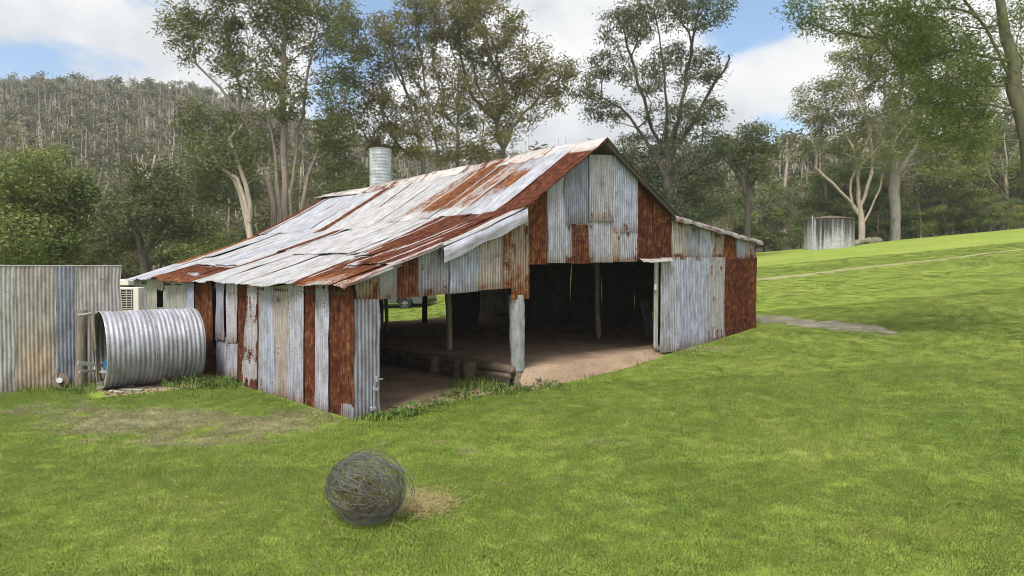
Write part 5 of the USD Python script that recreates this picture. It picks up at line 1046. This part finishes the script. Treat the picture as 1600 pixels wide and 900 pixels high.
# feathery tree standing close at the right
tree('feather_leaved_tree', 'close leaning tree with fine feathery leaves at the right edge', 16, 1652,
     [[(1652, 520), (1622, 310), (1602, 225), (1586, 130), (1572, 60), (1560, -60)], [(1585, 122), (1556, 62), (1528, 18), (1490, -30)], [(1592, 170), (1552, 160), (1520, 176), (1505, 215)], [(1575, 75), (1600, 30), (1640, -10)], [(1565, -20), (1480, -60), (1380, -65), (1290, -25), (1240, 10)], [(1588, 135), (1540, 128), (1500, 140), (1460, 165)], [(1580, 100), (1530, 88), (1460, 70), (1410, 95)]],
     [(1250, 18, 32, 26, 0), (1300, 28, 50, 30, .2), (1370, 25, 50, 40, -.2), (1430, 55, 50, 60, .1), (1480, 35, 60, 45, .3), (1485, 120, 50, 55, -.2), (1420, 125, 28, 50, 0), (1545, 95, 45, 45, .3), (1522, 205, 36, 36, .1), (1462, 195, 36, 36, -.1), (1580, 35, 40, 45, .3), (1620, 120, 40, 60, .4), (1400, -20, 150, 30, 0), (1500, 160, 50, 30, .2)],
     820, 30, (.105, .027), .20, LF_FEATH, BK_MOSS, .20, rtip=.0035, droop=.45, seed=17, bf=.25, limbcap=.04)
# left
tree('rounded_tree', 'bright green round crowned tree behind the fence', 36, 85,
     [[(85, 470), (84, 400), (82, 340), (84, 280)], [(84, 400), (115, 345), (128, 310)], [(83, 390), (45, 350), (25, 310)]],
     [(75, 285, 60, 42), (28, 325, 48, 50), (118, 330, 36, 42), (70, 370, 90, 38), (-40, 330, 60, 62), (125, 300, 30, 30), (60, 250, 36, 20), (20, 395, 60, 30), (120, 390, 50, 30)], 430, 90, (.24, .085), .55, LF_GREEN, BK_DARK, .2, droop=.2, seed=18)
tree('spreading_tree', 'olive tree with dark crooked boughs behind the far roof corner', 34, 230,
     [[(232, 470), (229, 392), (214, 352), (192, 334), (178, 340)], [(229, 390), (248, 362), (264, 338), (262, 320)], [(214, 352), (206, 312), (217, 282)], [(231, 395), (255, 372), (275, 365)]],
     [(198, 302, 38, 22), (240, 285, 38, 26), (272, 320, 36, 36), (178, 335, 28, 22), (300, 350, 36, 34), (162, 380, 46, 26), (228, 335, 40, 24), (262, 360, 36, 20), (215, 262, 20, 14), (190, 370, 30, 20)], 250, 48, (.22, .065), .40, LF_OLIVE, BK_DARK, .19, droop=.2, seed=19)
tree('pale_gum', 'pale slanting forked gum behind the far end of the roof', 35, 398,
     [[(398, 470), (391, 345), (374, 292), (350, 266), (328, 242)], [(394, 350), (390, 310), (380, 262), (362, 222)], [(392, 345), (384, 318), (378, 300), (372, 280)]],
     [(330, 235, 40, 26), (370, 215, 36, 26), (350, 250, 30, 20), (395, 250, 30, 25)], 90, 40, (.24, .06), .5, LF_OLIVE, BK_PALE, .17, seed=20)
tree('dead_tree', 'bare grey dead tree between the green tree and the crooked tree', 48, 152, [[(152, 470), (150, 360), (150, 300), (160, 262)], [(150, 340), (165, 300), (172, 280)], [(150, 350), (138, 320), (132, 290)]], [], 0, 0, (0, 0), 0, LF_GREY, BK_GREY, .10, rtip=.012, seed=21, bare=[(155, 300, 26, 34), (150, 330, 30, 22)])
tree('dead_tree', 'two bare dead poles standing above the crooked tree', 50, 226, [[(226, 470), (226, 330), (224, 262), (221, 240)], [(226, 330), (238, 280), (241, 240)]], [], 0, 0, (0, 0), 0, LF_GREY, BK_PALE, .12, rtip=.03, seed=22, bare=[(224, 265, 8, 14)])

# forest trees: one of each kind with its trunk and crown, then referenced copies
def forest_proto(seed, h, cw, lm, n_c, n_l, leaf, crad, low=.35, r0=.14, spread=.5):
    rng = np.random.default_rng(seed); top = np.array([rng.normal() * .4, rng.normal() * .4, h])
    S = [np.array([[0, 0, -.4], [rng.normal() * .15, rng.normal() * .15, h * .35], [top[0] * .6, top[1] * .6, h * .7], top * [1, 1, .95]])]
    for k in range(2): z0 = h * rng.uniform(.25, .5); a = rng.uniform(0, 6.28); S.append(np.array([[S[0][1][0], S[0][1][1], z0], [cw * .3 * math.cos(a), cw * .3 * math.sin(a), z0 + h * .2], [cw * .42 * math.cos(a), cw * .42 * math.sin(a), z0 + h * .4]]))
    C = []
    for k in range(max(5, n_c // 9)):
        z = h * rng.uniform(low, 1.0); w_ = cw * .5 * (1 - .55 * abs(z / h - .72) / .4 * .8); a = rng.uniform(0, 6.28); q = np.array([math.cos(a), math.sin(a), 0]) * w_ * rng.uniform(.1, 1) + Z * z; C.append(q + rng.normal(size=(9, 3)) * [cw * .10, cw * .10, h * .035])
    C = np.vstack(C)[:n_c]; sk, _ = skeleton(S, C, r0, .014, rng, maxsides=7)
    return sk, leaves(C, crad, n_l, leaf[0], leaf[1], .4, rng)
def base_z(p): return float(height(p[0], p[1]))
KIND = [(101, 13, 6.5, LF_OLIVE, BK_PALE, 110, 44, (.34, .11), .62, .35), (102, 11, 7, LF_GREY, BK_GREY, 100, 42, (.34, .11), .62, .30), (103, 8, 6.5, LF_GREEN, BK_DARK, 110, 46, (.30, .12), .60, .2), (104, 14, 5.5, LF_DARK, BK_BROWN, 100, 42, (.34, .11), .60, .4), (105, 6, 5.5, LF_BUSH, BK_BROWN, 90, 46, (.28, .11), .52, .1), (106, 9, 5, LF_GREY, BK_PALE, 40, 26, (.32, .10), .5, .35)]
KNAME = ['tall olive gum', 'grey green gum', 'dense green tree', 'dark narrow gum', 'yellowish bushy tree', 'thin pale stemmed tree']; KTYPE = ['forest_gum', 'grey_gum', 'dense_tree', 'narrow_gum', 'bushy_tree', 'thin_tree']
first = {}; FREC = []
def forest(kind, px, D, scale, yaw, where, group):
    p = at(px, 450, D); p[2] = base_z(p); label = f'{KNAME[kind]} {where}'
    if kind not in first:
        t = thing(KTYPE[kind], label, 'tree', (0, 0, 0), group); sk, lv = forest_proto(KIND[kind][0], KIND[kind][1], KIND[kind][2], KIND[kind][3], KIND[kind][5], KIND[kind][6], KIND[kind][7], KIND[kind][8], KIND[kind][9])
        put(t, 'trunk', sk, KIND[kind][4], True); put(t, 'crown', lv, KIND[kind][3]); x = UsdGeom.Xform(stage.GetPrimAtPath(t.path)); x.ClearXformOpOrder(); first[kind] = t.path
    else:
        x = UsdGeom.Xform.Define(stage, numbered('/World/' + KTYPE[kind])); x.GetPrim().GetReferences().AddInternalReference(first[kind]); x.GetPrim().SetInstanceable(True); tag(x, label, 'tree', group); x.ClearXformOpOrder()
    FREC.append((x.GetPrim(), kind, px, where))
    M = Gf.Matrix4d(); c_, s_ = math.cos(yaw), math.sin(yaw); sx = scale
    M.SetRow(0, Gf.Vec4d(c_ * sx, s_ * sx, 0, 0)); M.SetRow(1, Gf.Vec4d(-s_ * sx, c_ * sx, 0, 0)); M.SetRow(2, Gf.Vec4d(0, 0, scale, 0)); M.SetRow(3, Gf.Vec4d(*map(float, p), 1))
    x.MakeMatrixXform().Set(M)
rf_ = np.random.default_rng(77)
def topscale(kind, px, D, ytop):              # scale that brings the top of the tree to a pixel row
    p = at(px, 450, D); return float(np.clip((at(px, ytop, D)[2] - base_z(p)) / KIND[kind][1], .25, 2.2))
# right: row of trees behind the crest
WH_R = 'in the tree belt beyond the crest of the lawn'
for i in range(54):
    px = 1060 + i * 11.5 + rf_.uniform(-7, 7); D = rf_.uniform(60, 82); kind = int(rf_.choice([0, 1, 2, 2, 3, 4, 2, 1])); yt = np.interp(px, [1060, 1200, 1260, 1350, 1500, 1700], [300, 305, 290, 262, 235, 235]) + rf_.uniform(-22, 40)
    forest(kind, px, D, topscale(kind, px, D, yt), rf_.uniform(0, 6.28), WH_R, 'trees of the belt beyond the lawn crest')
for i, px in enumerate((1572, 1590, 1615, 1545)): forest(5 if i % 2 == 0 else 0, px, 66 + 3 * i, topscale(5 if i % 2 == 0 else 0, px, 66 + 3 * i, 200), rf_.uniform(0, 6.28), 'with pale trunk', 'pale trees at the right end of the belt')
# left and centre: scrub and forest edge behind fence and shed
for i in range(64):
    px = -130 + i * 15 + rf_.uniform(-9, 9); D = rf_.uniform(50, 84); kind = int(rf_.choice([1, 0, 2, 4, 5, 3, 1, 5, 0])); yt = np.interp(px, [-130, 150, 330, 600, 850], [285, 290, 285, 275, 290]) + rf_.uniform(-25, 55)
    forest(kind, px, D, topscale(kind, px, D, yt), rf_.uniform(0, 6.28), 'at the forest edge behind the fence and the shed', 'trees at the forest edge left and behind the shed')
for i in range(16):                           # thin pale stems before the wood
    px = 235 + i * 24 + rf_.uniform(-9, 9); D = rf_.uniform(42, 54); forest(5, px, D, topscale(5, px, D, rf_.uniform(235, 320)), rf_.uniform(0, 6.28), 'at the forest edge behind the fence and the shed', 'trees at the forest edge left and behind the shed')
for i in range(26):                           # understorey
    px = -90 + i * 20 + rf_.uniform(-9, 9); D = rf_.uniform(40, 50); kind = int(rf_.choice([2, 4, 4, 1])); yt = rf_.uniform(345, 392)
    forest(kind, px, D, topscale(kind, px, D, yt), rf_.uniform(0, 6.28), 'low among the scrub behind the fence', 'low scrub behind the fence')
for i in range(22):
    px = 1185 + i * 20 + rf_.uniform(-9, 9); D = rf_.uniform(57.5, 62); kind = int(rf_.choice([2, 4, 4, 2])); yt = np.interp(px, [1180, 1260, 1400, 1620], [355, 340, 318, 308]) + rf_.uniform(-12, 18)
    forest(kind, px, D, topscale(kind, px, D, yt), rf_.uniform(0, 6.28), 'low along the foot of the tree belt', 'low bushes along the tree belt')

ZONES = [(0, 'beyond the left end of the fence'), (60, 'above the first beige fence sheet'), (125, 'above the blue grey fence sheet'), (190, 'above the right end of the fence'), (255, 'between the fence and the far roof corner'), (330, 'above the far roof corner'), (405, 'behind the slanting pale gum'), (480, 'behind the brown stems of the tall gum'), (560, 'left of the flue pipe'), (640, 'around the flue pipe'), (730, 'behind the ridge under the spreading gum'), (840, 'behind the ridge right of the spreading gum'), (1000, 'behind the gable peak'),
         (1090, 'under the dark gum at the gable'), (1150, 'above the right lean-to roof'), (1215, 'behind the small slender gum'), (1258, 'left of the concrete tank'), (1334, 'behind the concrete tank'), (1385, 'at the pale limbs behind the stone bank'), (1440, 'beside the large straight trunk'), (1500, 'right of the large straight trunk'), (1560, 'below the hanging feathery foliage'), (9999, 'by the leaning trunk at the right edge')]
ORD = ['leftmost', 'second', 'third', 'fourth', 'fifth', 'sixth', 'seventh', 'eighth']
SIT = {}
for pr_, kind, px, where in FREC: SIT.setdefault((kind, next(z for b, z in ZONES if px < b), where.split(' ')[0]), []).append((px, pr_))
DEPTH = {'in': '', 'with': 'bare ', 'at': '', 'low': 'low '}
for (kind, zone, w0), lst in SIT.items():
    lst.sort(key=lambda q: q[0])
    for i, (px, pr_) in enumerate(lst): pr_.SetCustomDataByKey('label', f"{DEPTH[w0]}{KNAME[kind]} {zone}" + (f", {ORD[i]} of {len(lst)}" if len(lst) > 1 else ''))

# hillside wood: reads as one mass
hp = []
for k, (h, cw, lm, bm, n_c, n_l) in enumerate([(14, 5, LF_GREY, BK_PALE, 26, 11), (12, 6, LF_GREY, BK_GREY, 34, 13), (14, 3.5, LF_GREY, BK_PALE, 14, 7), (11, 6, LF_OLIVE, BK_GREY, 34, 14), (16, 3.5, LF_GREY, BK_PALE, 9, 5)]):
    sk, lv = forest_proto(300 + k, h, cw, lm, n_c, n_l, (.75, .34), .75, .45 if k != 2 else .3, r0=.24); hp.append((f'tree_{"abcde"[k]}', [('trunk', sk, BK_PALE if k != 1 else bm, True), ('crown', lv, lm, False)]))
rh = np.random.default_rng(55); n_ = 6000; y = np.sqrt(rh.uniform(84 ** 2, 300 ** 2, n_)); x = rh.uniform(-.92, .92, n_) * y
keep = (rh.uniform(0, 1, n_) < np.where(x / y < -.1, 1.0, .6)); x, y = x[keep], y[keep]; n_ = len(x)
idx = rh.choice(5, n_, p=[.20, .16, .28, .12, .24])
inst('/World/hillside_forest', hp, np.stack([x, y, height(x, y) - .2], 1), rh.uniform(0, 6.28, n_), rh.uniform(.65, 1.15, n_), idx, 'grey green eucalypt forest covering the hillsides', 'forest')

# ------------------------------------------------------------------ haze
hz = trimesh.creation.box((2400, 1300, 160)); hz.apply_translation((0, 420, 66))
HAZE = mat('haze', {"v": ("principled_volume", {"color": (.92, .95, .98), "density": .0005, "anisotropy": .2})}, [], surface=None, volume='v.volume')
tag(stage.GetPrimAtPath(put(ROOT, 'haze', hz, HAZE).path), 'thin blue grey haze over the valley', 'haze', kind='stuff')
